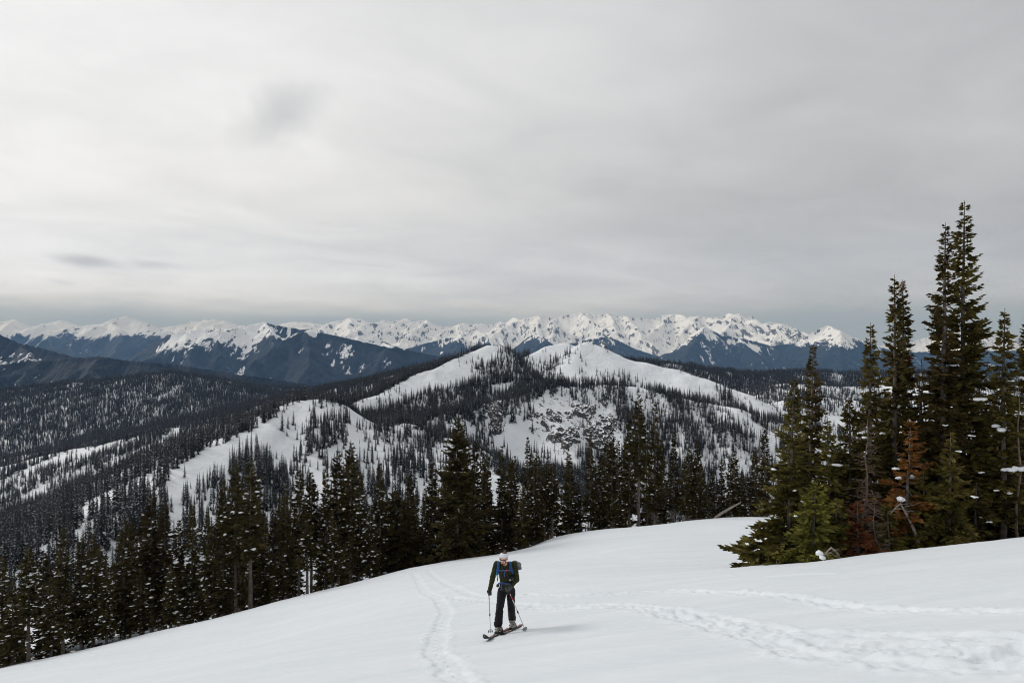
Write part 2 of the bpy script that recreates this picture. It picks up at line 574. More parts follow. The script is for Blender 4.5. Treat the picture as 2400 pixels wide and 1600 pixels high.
# the slope goes on behind the photographer
bx = np.linspace(-40, 40, 60); by = np.linspace(-30, 1.2, 40)
BX, BY = np.meshgrid(bx, by, indexing='ij')
BZ = z_base(BX.ravel(), BY.ravel()).reshape(BX.shape) - 0.35
BZ = np.where(np.abs(np.arctan2(BX, BY)) < np.radians(80), BZ - 0.6, BZ)
o = obj('snow_slope', mesh_np('snow_slope_back', np.stack([BX, BY, BZ], -1), grid_faces(*BX.shape)[:, ::-1], [M_SNOW]))
tag(o, 'snow slope behind the photographer', kind='structure')

# ------------------------------------------------------------------ middle distance: hills and valleys
RIDGES = {
    'K': ([(230, 1250, 205), (300, 1195, 235), (360, 1150, 262), (408, 1107, 290), (442, 1080, 310), (476, 1057, 330), (520, 1045, 350), (578, 1019, 380), (629, 992, 410), (663, 972, 430),
           (697, 958, 445), (765, 956, 460), (812, 963, 470), (853, 976, 490), (890, 994, 510), (960, 1040, 530)], 0.42, 0.50, 14),
    'KF': ([(765, 958, 458), (800, 1010, 425), (840, 1065, 390), (860, 1120, 350)], 0.40, 0.40, 30),
    'G': ([(770, 990, 590), (826, 955, 620), (877, 927, 660), (938, 900, 700), (1006, 869, 745), (1074, 841, 790), (1149, 817, 840), (1190, 821, 860), (1220, 830, 880), (1237, 828, 900),
           (1278, 814, 930), (1312, 806, 950), (1336, 813, 950), (1363, 815, 930), (1380, 811, 910), (1407, 822, 900), (1448, 836, 890), (1489, 850, 880), (1579, 866, 860), (1653, 887, 840),
           (1713, 910, 820), (1751, 923, 800), (1800, 975, 760)], 0.50, 0.55, 7),
    'GS': ([(1149, 818, 838), (1195, 860, 800), (1240, 885, 770), (1290, 907, 740)], 0.50, 0.55, 6),
    'GT': ([(1380, 812, 908), (1345, 842, 870), (1330, 868, 820), (1345, 905, 765)], 0.5, 0.45, 6),
    'J': ([(880, 1005, 540), (930, 996, 560), (1000, 980, 590), (1060, 970, 610), (1130, 955, 640), (1220, 930, 680), (1290, 908, 720), (1400, 903, 760), (1500, 908, 760), (1579, 929, 740),
           (1638, 944, 720), (1713, 956, 700), (1743, 971, 690), (1775, 1018, 660), (1800, 1080, 620)], 0.52, 0.35, 9),
    'H': ([(1300, 862, 1750), (1400, 851, 1700), (1445, 842, 1600), (1549, 850, 1600), (1668, 867, 1650), (1728, 874, 1700), (1802, 876, 1800), (1877, 870, 1900), (1996, 876, 1900),
           (2200, 872, 1900), (2500, 880, 1900), (2800, 880, 1900)], 0.26, 0.4, 30),
    'I': ([(1700, 965, 960), (1780, 934, 1050), (1850, 898, 1250), (1930, 905, 1250), (2050, 905, 1250), (2200, 892, 1200), (2400, 905, 1150), (2700, 925, 1100)], 0.30, 0.35, 25),
    'I2': ([(1800, 965, 900), (1860, 938, 950), (1930, 930, 980), (2050, 950, 980), (2250, 930, 950), (2500, 940, 950)], 0.35, 0.35, 18),
    'F': ([(-600, 950, 1700), (-300, 935, 1700), (0, 917, 1750), (102, 906, 1750), (204, 895, 1750), (306, 889, 1750), (374, 880, 1750), (401, 878, 1750), (449, 887, 1780), (510, 900, 1800),
           (578, 909, 1850), (680, 911, 1900), (799, 915, 1900), (853, 905, 1750), (904, 893, 1500), (972, 880, 1300), (1040, 858, 1150)], 0.21, 0.4, 30),
    'FS': ([(401, 878, 1750), (440, 930, 1500), (500, 970, 1330)], 0.25, 0.25, 40),
    'F2': ([(-400, 1160, 880), (-150, 1120, 950), (0, 1090, 1000), (136, 1056, 1080), (306, 1022, 1150), (510, 991, 1180), (600, 976, 1200), (720, 965, 1200)], 0.33, 0.25, 22),
}
RW = {k: (np.array([P(*q) for q in v[0]]), v[1], v[2], v[3]) for k, v in RIDGES.items()}
RK = list(RW)


GULLY = [(np.array([P(*q)[:2] for q in pts]), dep, wid) for pts, dep, wid in [
    ([(1232, 834, 885), (1262, 860, 845), (1300, 885, 800), (1330, 905, 760)], 11, 20),
    ([(1150, 985, 620), (1180, 1040, 560), (1190, 1120, 480)], 9, 20),
    ([(1235, 990, 620), (1225, 1050, 570), (1240, 1130, 490)], 10, 16),
    ([(1400, 1000, 640), (1420, 1080, 570), (1430, 1180, 480)], 8, 14),
    ([(1530, 950, 700), (1560, 1050, 590), (1590, 1200, 480)], 9, 15),
    ([(1660, 965, 690), (1680, 1060, 590), (1690, 1200, 480)], 8, 13),
    ([(1010, 1000, 560), (1020, 1060, 510), (1040, 1150, 430)], 7, 14),
    ([(890, 998, 505), (930, 1060, 450), (960, 1130, 400)], 8, 16),
    ([(690, 985, 425), (670, 1060, 370), (660, 1150, 310)], 5, 12),
    ([(840, 1000, 455), (860, 1070, 395), (870, 1150, 340)], 5, 10)]]


def z_mid(x, y, want_id=False):
    x = np.asarray(x, float); y = np.asarray(y, float)
    wx = x + 14 * fbm(x / 70, y / 70, 3, 71); wy = y + 14 * fbm(x / 70, y / 70, 3, 72)
    zs = []
    for k in RK:
        pts, sf, sb, rad = RW[k]
        best = np.full(x.shape, -1e9)
        for a, b in zip(pts[:-1], pts[1:]):
            d = b[:2] - a[:2]
            L2 = d @ d
            t = np.clip(((wx - a[0]) * d[0] + (wy - a[1]) * d[1]) / L2, 0, 1)
            qx, qy = a[0] + t * d[0], a[1] + t * d[1]
            dd = np.hypot(wx - qx, wy - qy)
            sgn = (wx - a[0]) * d[1] - (wy - a[1]) * d[0]
            sl = np.where(sgn > 0, sf, sb)
            z = a[2] + t * (b[2] - a[2]) - sl * (np.sqrt(dd * dd + rad * rad) - rad)
            best = np.maximum(best, z)
        zs.append(best)
    # the near slope falling away into the valley
    zs.append(-17 - 0.42 * (y - 62) - 0.0 * x + 0.10 * np.clip(x, -60, 40) - 6)
    zs.append(np.full(x.shape, -165.0) - 0.11 * np.clip(-x - 100, 0, 900) - 0.03 * np.clip(y - 500, 0, 3000))
    Z = np.stack(zs)
    m = Z.max(0)
    k_ = 6.0
    z = m + k_ * np.log(np.exp(np.clip((Z - m) / k_, -30, 0)).sum(0)) - 0.0
    for pts, dep, wid in GULLY:
        d_, _, _ = poly_dist(wx, wy, pts)
        z = z - dep * np.exp(-(d_ / wid) ** 2)
    gul = ridged(x / 55 + 0.2 * fbm(x / 120, y / 120, 2, 75), y / 190, 3, 77)
    steep = sstep(m, -200, -20)
    z = z + 3.0 * fbm(x / 95, y / 95, 4, 73) + (1.5 + 3.6 * np.isin(Z.argmax(0), [RK.index('J'), RK.index('G'), RK.index('K'), RK.index('GS'), RK.index('GT')])) * (gul - 0.2) * (1 - 0.6 * steep)
    if want_id:
        return z, Z.argmax(0)
    return z


um = np.linspace(-1.05, 1.05, 620)
ym = np.concatenate([55 * (380 / 55) ** np.linspace(0, 1, 110)[:-1], np.linspace(380, 1000, 230)[:-1], np.linspace(1000, 2300, 120)])
UM, YM = np.meshgrid(um, ym, indexing='ij')
XM = UM * YM
ZM, IDM = z_mid(XM.ravel(), YM.ravel(), True)
ZM = ZM.reshape(XM.shape); IDM = IDM.reshape(XM.shape)
VM = np.maximum.accumulate(ZM / YM, axis=1)           # running sight line per column
pxm, pym = 1200 + UM * F, 800 - ZM / YM * F
rock = np.full(XM.shape, 0.0)
jm = np.isin(IDM, [RK.index(q) for q in ('J', 'G', 'GT', 'GS')]) & (pym > 915)
rz = in_poly(pxm, pym, [(1240, 935), (1330, 925), (1420, 945), (1500, 985), (1490, 1050), (1440, 1075), (1360, 1070), (1270, 1060), (1235, 1000)])
rock = np.where(jm & rz, 0.36, np.where(jm, 0.17, 0.02))
rock = rock + np.where(jm & in_poly(pxm, pym, [(1120, 950), (1190, 950), (1190, 1015), (1130, 1010)]), 0.16, 0)
o = obj('snowy_hills', mesh_np('snowy_hills', np.stack([XM, YM, ZM], -1), grid_faces(*XM.shape)[:, ::-1], [M_HILL], attrs={'rock': rock}))
tag(o, 'snow covered hills and knolls beyond the near slope', kind='structure')

# deep valley floor reaching to the horizon
gx = np.linspace(-24000, 24000, 61); gy = np.linspace(-4000, 23000, 41)
VX, VY = np.meshgrid(gx, gy, indexing='ij')
VZ = -1000 + 40 * fbm(VX / 3000, VY / 3000, 3, 91)
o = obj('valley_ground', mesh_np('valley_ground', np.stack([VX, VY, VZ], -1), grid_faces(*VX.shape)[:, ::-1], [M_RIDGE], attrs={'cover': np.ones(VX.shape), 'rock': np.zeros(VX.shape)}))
tag(o, kind='structure')


# ------------------------------------------------------------------ far mountains
def blur(a, n):
    for ax in (0, 1):
        for _ in range(n):
            p = np.pad(a, [(1, 1) if i == ax else (0, 0) for i in range(2)], mode='edge')
            a = (np.take(p, range(0, p.shape[ax] - 2), ax) + 2 * a + np.take(p, range(2, p.shape[ax]), ax)) / 4
    return a


def mountain(name, label, crest, Y0, front, drop, tree_y, cover_hi, material, jag=1.0, spur=1.0, lam=1500.0, seed=1, step=2.5, rocks=0.3, band=70.0, rows=90, patch=0.0, side=0.85, chutes=0.5):
    rg = np.random.default_rng(seed)
    c = np.array(crest, float)
    xs = np.arange(c[0, 0], c[-1, 0] + 0.1, step)
    ysm = np.interp(xs, c[:, 0], c[:, 1]) + jag * (4.2 * (np.abs(fbm(xs / 30.0, xs * 0 + seed, 5, seed, 0.62)) * 2 - 0.5) - 0.8)
    Yc = Y0 * (1 + 0.025 * fbm(xs / 160.0, xs * 0 + 3.1, 2, seed + 5))
    t = np.concatenate([-np.linspace(1, 0, 6)[:-1], np.linspace(0, 1, rows) ** 1.2])
    X0 = (xs - 1200) / F * Yc
    zc = (800 - ysm) / F * Yc
    T = np.broadcast_to(t[None, :], (len(xs), len(t)))
    ta = np.abs(T)
    Yg = np.where(T >= 0, Yc[:, None] - front * T, Yc[:, None] - front * 0.5 * T)
    Xg = X0[:, None] * (Yg / Yc[:, None] * 0.35 + 0.65)
    wpx = Xg + lam * 0.10 * fbm(Xg / lam * 2.2, Yg / lam * 2.2, 3, seed + 40)
    wpy = Yg + lam * 0.10 * fbm(Xg / lam * 2.2, Yg / lam * 2.2, 3, seed + 42)
    # hollow between the spurs: steep below the crest, easing off lower down
    Zg = zc[:, None] - drop * (0.55 * ta ** 0.62 + 0.45 * ta) * 1.04
    # spurs: every local summit (and some points between) sends a ridge towards the viewer, each with side ribs
    sums = [c[i, 0] for i in range(1, len(c) - 1) if c[i, 1] <= c[i - 1, 1] and c[i, 1] <= c[i + 1, 1]]
    gap = lam / Y0 * F
    sums = sorted(sums + [q + rg.uniform(-0.2, 0.2) * gap for q in np.arange(c[0, 0], c[-1, 0], gap * 0.8)])
    ribs = []
    for q in sums:
        i = int(np.clip(round((q - xs[0]) / step), 0, len(xs) - 1))
        p = np.array([X0[i], Yc[i], zc[i]])
        pts = [p]
        ang = rg.uniform(-0.55, 0.55)
        n = 5
        for k in range(n):
            ang += rg.uniform(-0.35, 0.35)
            L = front / n * rg.uniform(0.85, 1.1)
            p = p + np.array([math.sin(ang) * L, -math.cos(ang) * L, -drop / n * rg.uniform(0.75, 1.15) * (0.55 if k == 0 else 0.9) * (1.25 - 0.25 * spur)])
            pts.append(p)
            for sd in (-1, 1):
                if rg.random() < 0.8:
                    a2 = ang + sd * rg.uniform(0.6, 1.1)
                    L2 = front / n * rg.uniform(0.6, 1.1)
                    ribs.append(np.array([p, p + np.array([math.sin(a2) * L2, -math.cos(a2) * L2, -L2 * rg.uniform(0.45, 0.7)])]))
        ribs.append(np.array(pts))
    for pts in ribs:
        m = (Xg > pts[:, 0].min() - 900) & (Xg < pts[:, 0].max() + 900) & (T > 0)
        if not m.any():
            continue
        xx, yy = wpx[m], wpy[m]
        best = np.full(xx.shape, -1e9)
        for a_, b_ in zip(pts[:-1], pts[1:]):
            d = b_[:2] - a_[:2]
            tt = np.clip(((xx - a_[0]) * d[0] + (yy - a_[1]) * d[1]) / (d @ d), 0, 1)
            dd = np.hypot(xx - a_[0] - tt * d[0], yy - a_[1] - tt * d[1])
            best = np.maximum(best, a_[2] + tt * (b_[2] - a_[2]) - side * dd * (1 - 0.25 * np.clip(dd / 900, 0, 1)))
        Zg[m] = np.maximum(Zg[m], best)
    cap = zc[:, None] - drop * 0.16 * ta
    Zg = np.where(T > 0, np.minimum(Zg, cap), Zg)
    k1 = np.clip(ta * 9, 0, 1)
    Zg = Zg + k1 * drop * (0.045 * (ridged(wpx / (lam * 0.30), wpy / (lam * 0.42), 5, seed + 13, 0.62) - 0.3))
    Zg = np.where(T < 0, zc[:, None] - drop * ta, Zg)
    conv = Zg - blur(Zg, 14)
    conv = conv / (np.std(conv) + 1e-6)
    zt = (800 - tree_y) / F * (Yc[:, None] - front * 0.35)
    nz = fbm(Xg / 700, Yg / 700, 5, seed + 21, 0.6)
    cov = 0.5 + (zt - Zg + band * 1.5 * nz) / (2.2 * band)
    cov = np.clip(cov, -0.8, cover_hi) + 0.26 * np.clip(conv, -1.5, 1.8) - chutes * sstep(-conv, 0.4, 1.6) + patch * np.clip(nz, -0.6, 0.6)
    dzy = np.gradient(Zg, axis=1) / np.where(np.abs(np.gradient(Yg, axis=1)) < 1e-3, 1e-3, np.gradient(Yg, axis=1))
    dzx = np.gradient(Zg, axis=0) / np.where(np.abs(np.gradient(Xg, axis=0)) < 1e-3, 1e-3, np.gradient(Xg, axis=0))
    rk = np.clip(0.08 + rocks * sstep(np.hypot(dzx, dzy), 0.5, 1.4) * (0.45 + 0.55 * np.clip(ta * 12, 0, 1)) + 0.04 * np.clip(conv, -1, 1.5), 0, 1)
    o_ = obj(name, mesh_np(name, np.stack([Xg, Yg, Zg], -1), grid_faces(*Xg.shape), [material], attrs={'cover': cov, 'rock': rk}))
    tag(o_, label, kind='structure')
    return o_


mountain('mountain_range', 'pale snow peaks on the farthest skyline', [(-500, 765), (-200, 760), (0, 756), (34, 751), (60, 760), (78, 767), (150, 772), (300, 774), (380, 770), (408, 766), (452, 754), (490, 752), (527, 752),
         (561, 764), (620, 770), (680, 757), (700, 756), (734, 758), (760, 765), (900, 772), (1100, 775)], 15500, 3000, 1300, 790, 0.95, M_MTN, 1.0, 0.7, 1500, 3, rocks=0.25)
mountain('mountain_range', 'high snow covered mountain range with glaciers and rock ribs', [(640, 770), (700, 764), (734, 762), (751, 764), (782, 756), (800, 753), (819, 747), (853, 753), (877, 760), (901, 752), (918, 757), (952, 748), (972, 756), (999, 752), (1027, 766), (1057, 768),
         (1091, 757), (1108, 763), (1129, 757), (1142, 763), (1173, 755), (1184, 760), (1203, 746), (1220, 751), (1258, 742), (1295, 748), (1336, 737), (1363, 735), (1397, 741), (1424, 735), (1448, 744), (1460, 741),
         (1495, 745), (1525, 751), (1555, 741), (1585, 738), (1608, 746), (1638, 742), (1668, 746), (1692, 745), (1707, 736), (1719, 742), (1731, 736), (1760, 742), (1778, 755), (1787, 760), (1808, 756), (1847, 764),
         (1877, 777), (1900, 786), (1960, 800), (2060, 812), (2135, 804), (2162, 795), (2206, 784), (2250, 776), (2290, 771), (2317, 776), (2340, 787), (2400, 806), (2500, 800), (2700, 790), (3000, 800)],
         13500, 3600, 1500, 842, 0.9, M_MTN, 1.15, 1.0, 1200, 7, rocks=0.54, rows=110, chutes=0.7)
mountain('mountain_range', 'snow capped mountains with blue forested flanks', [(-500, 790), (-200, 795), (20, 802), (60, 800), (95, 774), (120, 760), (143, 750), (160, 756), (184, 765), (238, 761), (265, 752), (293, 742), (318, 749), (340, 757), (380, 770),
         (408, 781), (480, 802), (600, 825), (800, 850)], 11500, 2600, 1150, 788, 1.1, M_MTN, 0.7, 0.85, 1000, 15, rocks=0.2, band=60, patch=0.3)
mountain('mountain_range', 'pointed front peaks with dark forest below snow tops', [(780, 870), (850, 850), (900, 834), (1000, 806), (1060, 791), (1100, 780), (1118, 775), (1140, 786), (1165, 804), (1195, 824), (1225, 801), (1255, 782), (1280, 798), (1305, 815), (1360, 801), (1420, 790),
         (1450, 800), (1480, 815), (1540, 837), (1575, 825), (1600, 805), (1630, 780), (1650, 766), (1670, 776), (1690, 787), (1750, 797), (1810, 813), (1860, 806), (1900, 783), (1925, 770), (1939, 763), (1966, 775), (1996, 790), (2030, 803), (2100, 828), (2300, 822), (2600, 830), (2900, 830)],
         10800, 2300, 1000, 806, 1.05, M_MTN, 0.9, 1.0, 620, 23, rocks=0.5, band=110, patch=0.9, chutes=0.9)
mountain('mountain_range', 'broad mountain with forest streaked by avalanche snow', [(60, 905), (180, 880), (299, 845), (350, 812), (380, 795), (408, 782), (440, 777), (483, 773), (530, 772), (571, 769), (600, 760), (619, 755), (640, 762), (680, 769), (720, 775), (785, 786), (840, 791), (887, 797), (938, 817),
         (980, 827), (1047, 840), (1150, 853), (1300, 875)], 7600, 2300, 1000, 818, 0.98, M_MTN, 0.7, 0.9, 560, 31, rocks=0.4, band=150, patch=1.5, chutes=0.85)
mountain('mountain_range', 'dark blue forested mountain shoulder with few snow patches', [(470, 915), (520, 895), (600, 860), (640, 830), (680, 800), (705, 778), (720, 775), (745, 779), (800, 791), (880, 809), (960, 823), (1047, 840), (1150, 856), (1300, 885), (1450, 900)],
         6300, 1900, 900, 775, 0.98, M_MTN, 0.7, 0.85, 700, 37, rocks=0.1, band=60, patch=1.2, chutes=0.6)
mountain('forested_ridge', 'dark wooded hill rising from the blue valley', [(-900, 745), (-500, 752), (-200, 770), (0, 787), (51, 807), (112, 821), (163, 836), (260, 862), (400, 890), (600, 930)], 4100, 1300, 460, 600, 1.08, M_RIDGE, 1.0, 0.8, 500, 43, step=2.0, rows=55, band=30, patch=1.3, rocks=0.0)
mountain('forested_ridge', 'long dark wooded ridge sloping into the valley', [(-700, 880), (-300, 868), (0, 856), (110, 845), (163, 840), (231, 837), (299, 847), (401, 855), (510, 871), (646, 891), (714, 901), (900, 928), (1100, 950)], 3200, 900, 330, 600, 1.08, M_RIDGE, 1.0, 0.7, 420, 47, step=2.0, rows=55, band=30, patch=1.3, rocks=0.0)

# ------------------------------------------------------------------ the air
hz = np.array([(x_, y_, z_) for x_ in (-26000, 26000) for y_ in (-6000, 25000) for z_ in (-1080, 1000)], float)
hf = [(0, 1, 3, 2), (4, 6, 7, 5), (0, 4, 5, 1), (2, 3, 7, 6), (0, 2, 6, 4), (1, 5, 7, 3)]


def haze_mat():
    m = bpy.data.materials.new('mountain_haze')
    m.use_nodes = True
    m.node_tree.nodes.clear()
    t = NT(m.node_tree)
    v = t.new('ShaderNodeVolumePrincipled')
    v.inputs['Color'].default_value = (0.29, 0.55, 1.0, 1.0)
    v.inputs['Absorption Color'].default_value = (1, 1, 1, 1)
    v.inputs['Density'].default_value = 3.8e-5
    v.inputs['Anisotropy'].default_value = 0.1
    out = t.new('ShaderNodeOutputMaterial')
    t.l.new(v.outputs[0], out.inputs['Volume'])
    return m


o = obj('haze', mesh_np('haze', hz, hf, [haze_mat()], smooth=False))
tag(o, 'pale blue mountain haze', kind='stuff')

# ------------------------------------------------------------------ conifers
ICO_V, ICO_F = None, None


def _ico():
    global ICO_V, ICO_F
    p = (1 + 5 ** 0.5) / 2
    v = np.array([(-1, p, 0), (1, p, 0), (-1, -p, 0), (1, -p, 0), (0, -1, p), (0, 1, p), (0, -1, -p), (0, 1, -p), (p, 0, -1), (p, 0, 1), (-p, 0, -1), (-p, 0, 1)], float)
    ICO_V = v / np.linalg.norm(v[0])
    ICO_F = np.array([(0, 11, 5), (0, 5, 1), (0, 1, 7), (0, 7, 10), (0, 10, 11), (1, 5, 9), (5, 11, 4), (11, 10, 2), (10, 7, 6), (7, 1, 8), (3, 9, 4), (3, 4, 2), (3, 2, 6), (3, 6, 8), (3, 8, 9),
                      (4, 9, 5), (2, 4, 11), (6, 2, 10), (8, 6, 7), (9, 8, 1)])


_ico()


def tube(pts, rads, sides=6, cap=True):
    """verts and triangles of a tapered tube along a polyline"""
    pts = np.asarray(pts, float)
    n = len(pts)
    tan = np.gradient(pts, axis=0)
    tan /= np.linalg.norm(tan, axis=1)[:, None] + 1e-9
    ref = np.array([0.31, 0.95, 0.02]) if abs(tan[0][2]) > 0.8 else np.array([0.03, 0.05, 1.0])
    a = np.cross(tan, ref); a /= np.linalg.norm(a, axis=1)[:, None] + 1e-9
    b = np.cross(tan, a)
    an = np.linspace(0, 2 * np.pi, sides, endpoint=False)
    v = pts[:, None, :] + np.asarray(rads)[:, None, None] * (np.cos(an)[None, :, None] * a[:, None, :] + np.sin(an)[None, :, None] * b[:, None, :])
    i = np.arange(n - 1)[:, None] * sides + np.arange(sides)[None, :]
    j = np.arange(n - 1)[:, None] * sides + (np.arange(sides)[None, :] + 1) % sides
    f = np.concatenate([np.stack([i, j, j + sides], -1).reshape(-1, 3), np.stack([i, j + sides, i + sides], -1).reshape(-1, 3)])
    v = v.reshape(-1, 3)
    if cap:
        k = len(v)
        v = np.concatenate([v, pts[-1:], pts[:1]])
        q = np.arange(sides)
        f = np.concatenate([f, np.stack([(n - 1) * sides + q, (n - 1) * sides + (q + 1) % sides, np.full(sides, k)], -1), np.stack([(q + 1) % sides, q, np.full(sides, k + 1)], -1)])
    return v, f


class Acc:
    def __init__(self):
        self.v, self.f, self.m, self.n = [], [], [], 0

    def add(self, v, f, m=0):
        v = np.asarray(v, float).reshape(-1, 3); f = np.asarray(f, int)
        self.v.append(v); self.f.append(f + self.n); self.m.append(np.full(len(f), m)); self.n += len(v)

    def mesh(self, name, mats, smooth=True):
        if not self.v:
            return None
        return mesh_np(name, np.concatenate(self.v), np.concatenate(self.f), mats, np.concatenate(self.m), smooth)


def conifer(seed, H, R, bare=0.06, spacing=0.30, per=5, twig=0.11, tw=1.0, cards=2, power=0.8, skirt=0.0, gap=0.12, snow=0, snow_r=0.18, wood=True, deadlow=10, leafless=0.0, fol=None, sides=7,
            lean=0.0, snow_hi=0.75, up=0.5, rust=0.0, core=42, cap=1.3):
    """returns trunk, crown and snow meshes of one fir; base at the origin"""
    rg = np.random.default_rng(seed)
    hb = bare * H
    # trunk
    nz = 12
    zz = np.linspace(-0.6, H, nz)
    r0 = 0.010 * H + 0.03
    wob = np.stack([0.05 * fbm(zz / 4 + seed, zz * 0, 2, seed), 0.05 * fbm(zz / 4 + seed, zz * 0 + 7, 2, seed + 1)], -1)
    tr = r0 * np.clip(1 - np.clip(zz, 0, H) / H, 0, 1) ** 0.85 + 0.008
    tr[0] *= 1.25
    trunk = Acc()
    tp = np.c_[wob[:, 0] + lean * np.clip(zz, 0, None), wob[:, 1], zz]
    trunk.add(*tube(tp, tr, sides))

    def axis(z):
        return np.c_[np.interp(z, zz, tp[:, 0]), np.interp(z, zz, tp[:, 1]), z]

    # branches
    zl = []
    z = hb
    while z < H * 0.985:
        k = per + rg.integers(-1, 2)
        zl += list(z + rg.uniform(-0.12, 0.12, k))
        z += spacing * (0.75 + 0.5 * rg.random()) * (1.0 if z < H * 0.8 else 0.75)
    zl = np.clip(np.array(zl), 0.1, H * 0.99)
    n = len(zl)
    f = (zl - hb) / (H - hb)
    irr = 1 + 0.28 * fbm(f * 9 + seed, f * 0, 3, seed + 3)
    L = R * (np.minimum(1.0, cap * (1 - f) ** (power + 0.2)) + 0.03) * irr * rg.uniform(0.45, 1.30, n)
    L *= 1 + skirt * np.exp(-f / 0.12)
    L *= np.where(f < 0.06, 0.75, 1.0) if skirt == 0 else 1
    phi = rg.uniform(0, 2 * np.pi, n)
    keep = rg.random(n) > gap * (1 - f * 0.6)
    sect = gnoise(phi * 1.3 + seed, zl * 0.8, seed + 9)
    keep &= (sect > -0.5) | (f > 0.85)
    zl, f, L, phi = zl[keep], f[keep], L[keep], phi[keep]
    n = len(zl)
    e0 = -0.28 + (up + 0.28) * f ** 1.2 + rg.uniform(-0.15, 0.15, n)
    sag = rg.uniform(0.10, 0.32, n) * (1 - f)
    tip = rg.uniform(0.10, 0.30, n)
    base = axis(zl)
    out = np.c_[np.cos(phi), np.sin(phi)]

    def pos(i, s):
        Ls = L[i] * s
        p = base[i].copy()
        p[:, :2] += out[i] * Ls[:, None] * 0.97
        p[:, 2] += L[i] * (np.tan(e0[i]) * s - sag[i] * s * s + tip[i] * s ** 3)
        return p

    if wood:
        idx = np.arange(n)
        P0, P1, P2 = pos(idx, np.zeros(n)), pos(idx, np.full(n, 0.45)), pos(idx, np.full(n, 0.92))
        for i in range(n):
            if L[i] > 0.35:
                rb = 0.010 + 0.012 * L[i]
                trunk.add(*tube([P0[i], P1[i], P2[i]], [rb, rb * 0.7, rb * 0.3], 3, False))
    # dead twigs on the bare lower stem
    for i in range(deadlow):
        z0 = rg.uniform(0.15, max(hb, 0.25 * H)); a = rg.uniform(0, 2 * np.pi); l = rg.uniform(0.3, 0.9) * R * 0.6
        p0 = axis(np.array([z0]))[0]
        d = np.array([math.cos(a), math.sin(a), rg.uniform(-0.5, 0.1)])
        trunk.add(*tube([p0, p0 + d * l * 0.6, p0 + d * l + np.array([0, 0, 0.08])], [0.018, 0.011, 0.004], 3, False), 1)
    # foliage sprays
    crown = Acc()
    live = rg.random(n) >= leafless
    cnt = np.where(live, np.ceil(L / twig).astype(int) * 2 + 3, 0)
    I = np.repeat(np.arange(n), cnt)
    N = len(I)
    if N:
        s = 0.03 + 0.97 * rg.random(N) ** 0.8
        b = pos(I, s)
        sd = np.where(rg.random(N) < 0.5, -1.0, 1.0)
        al = rg.uniform(0.35, 1.15, N) * sd * np.where(s > 0.93, 0.25, 1)
        ca, sa = np.cos(al), np.sin(al)
        d = np.stack([out[I, 0] * ca - out[I, 1] * sa, out[I, 1] * ca + out[I, 0] * sa, rg.uniform(-0.36, 0.42, N)], -1)
        d /= np.linalg.norm(d, axis=1)[:, None]
        tl = np.clip(0.13 + 0.34 * L[I] * (1 - s) + 0.05 * L[I], 0.10, 0.55) * rg.uniform(0.6, 1.25, N) * (0.6 + 0.4 * tw)
        mats = np.zeros(N, int)
        if rust > 0:
            mats = (gnoise(b[:, 0] * 0.9 + seed, b[:, 2] * 0.9, seed + 77) > 0.55 - rust).astype(int)
        for kcard in range(cards):
            roll = rg.uniform(-0.9, 0.9, N) + (np.pi / 2 if kcard % 2 else 0)
            up_ = np.array([0, 0, 1.0])
            w1 = np.cross(d, up_); w1 /= np.linalg.norm(w1, axis=1)[:, None] + 1e-9
            w2 = np.cross(w1, d)
            wv = w1 * np.cos(roll)[:, None] + w2 * np.sin(roll)[:, None]
            wd = (np.clip(tl * 0.42, 0.055, 0.19) * tw * rg.uniform(0.7, 1.2, N))[:, None] * (1.0 if kcard % 2 == 0 else 0.85)
            jit = rg.uniform(0.35, 0.6, N)[:, None]
            q = np.stack([b, b + d * tl[:, None] * jit + wv * wd / 2, b + d * tl[:, None], b + d * tl[:, None] * (jit * 0.85) - wv * wd / 2], 1).reshape(-1, 3)
            i4 = np.arange(N) * 4
            crown.add(q, np.concatenate([np.stack([i4, i4 + 1, i4 + 2], -1), np.stack([i4, i4 + 2, i4 + 3], -1)]))
            crown.m[-1] = np.concatenate([mats, mats])
    if leafless < 0.2:
        nc = int(H * core * (1 if tw < 1.3 else 0.55))
        zc_ = hb + (H * 0.9 - hb) * rg.random(nc) ** 1.15
        fc = (zc_ - hb) / (H - hb)
        rc_ = R * np.minimum(1.0, cap * (1 - fc) ** (power + 0.2)) * 0.38 * np.sqrt(rg.random(nc)) * (1 + skirt * np.exp(-fc / 0.12) * 0.3)
        ac = rg.uniform(0, 2 * np.pi, nc)
        bq = axis(zc_) + np.c_[np.cos(ac) * rc_, np.sin(ac) * rc_, np.zeros(nc)]
        dq = np.c_[np.cos(ac + rg.uniform(-1, 1, nc)), np.sin(ac + rg.uniform(-1, 1, nc)), rg.uniform(-0.7, 0.4, nc)]
        wq = np.cross(dq, rg.normal(size=(nc, 3))); wq /= np.linalg.norm(wq, axis=1)[:, None] + 1e-9
        lq = (rg.uniform(0.14, 0.34, nc) * (0.6 + 0.4 * tw))[:, None]
        q = np.stack([bq, bq + dq * lq * 0.5 + wq * lq * 0.27, bq + dq * lq, bq + dq * lq * 0.5 - wq * lq * 0.27], 1).reshape(-1, 3)
        i4 = np.arange(nc) * 4
        crown.add(q, np.concatenate([np.stack([i4, i4 + 1, i4 + 2], -1), np.stack([i4, i4 + 2, i4 + 3], -1)]))
    # snow lying on the boughs
    sn = Acc()
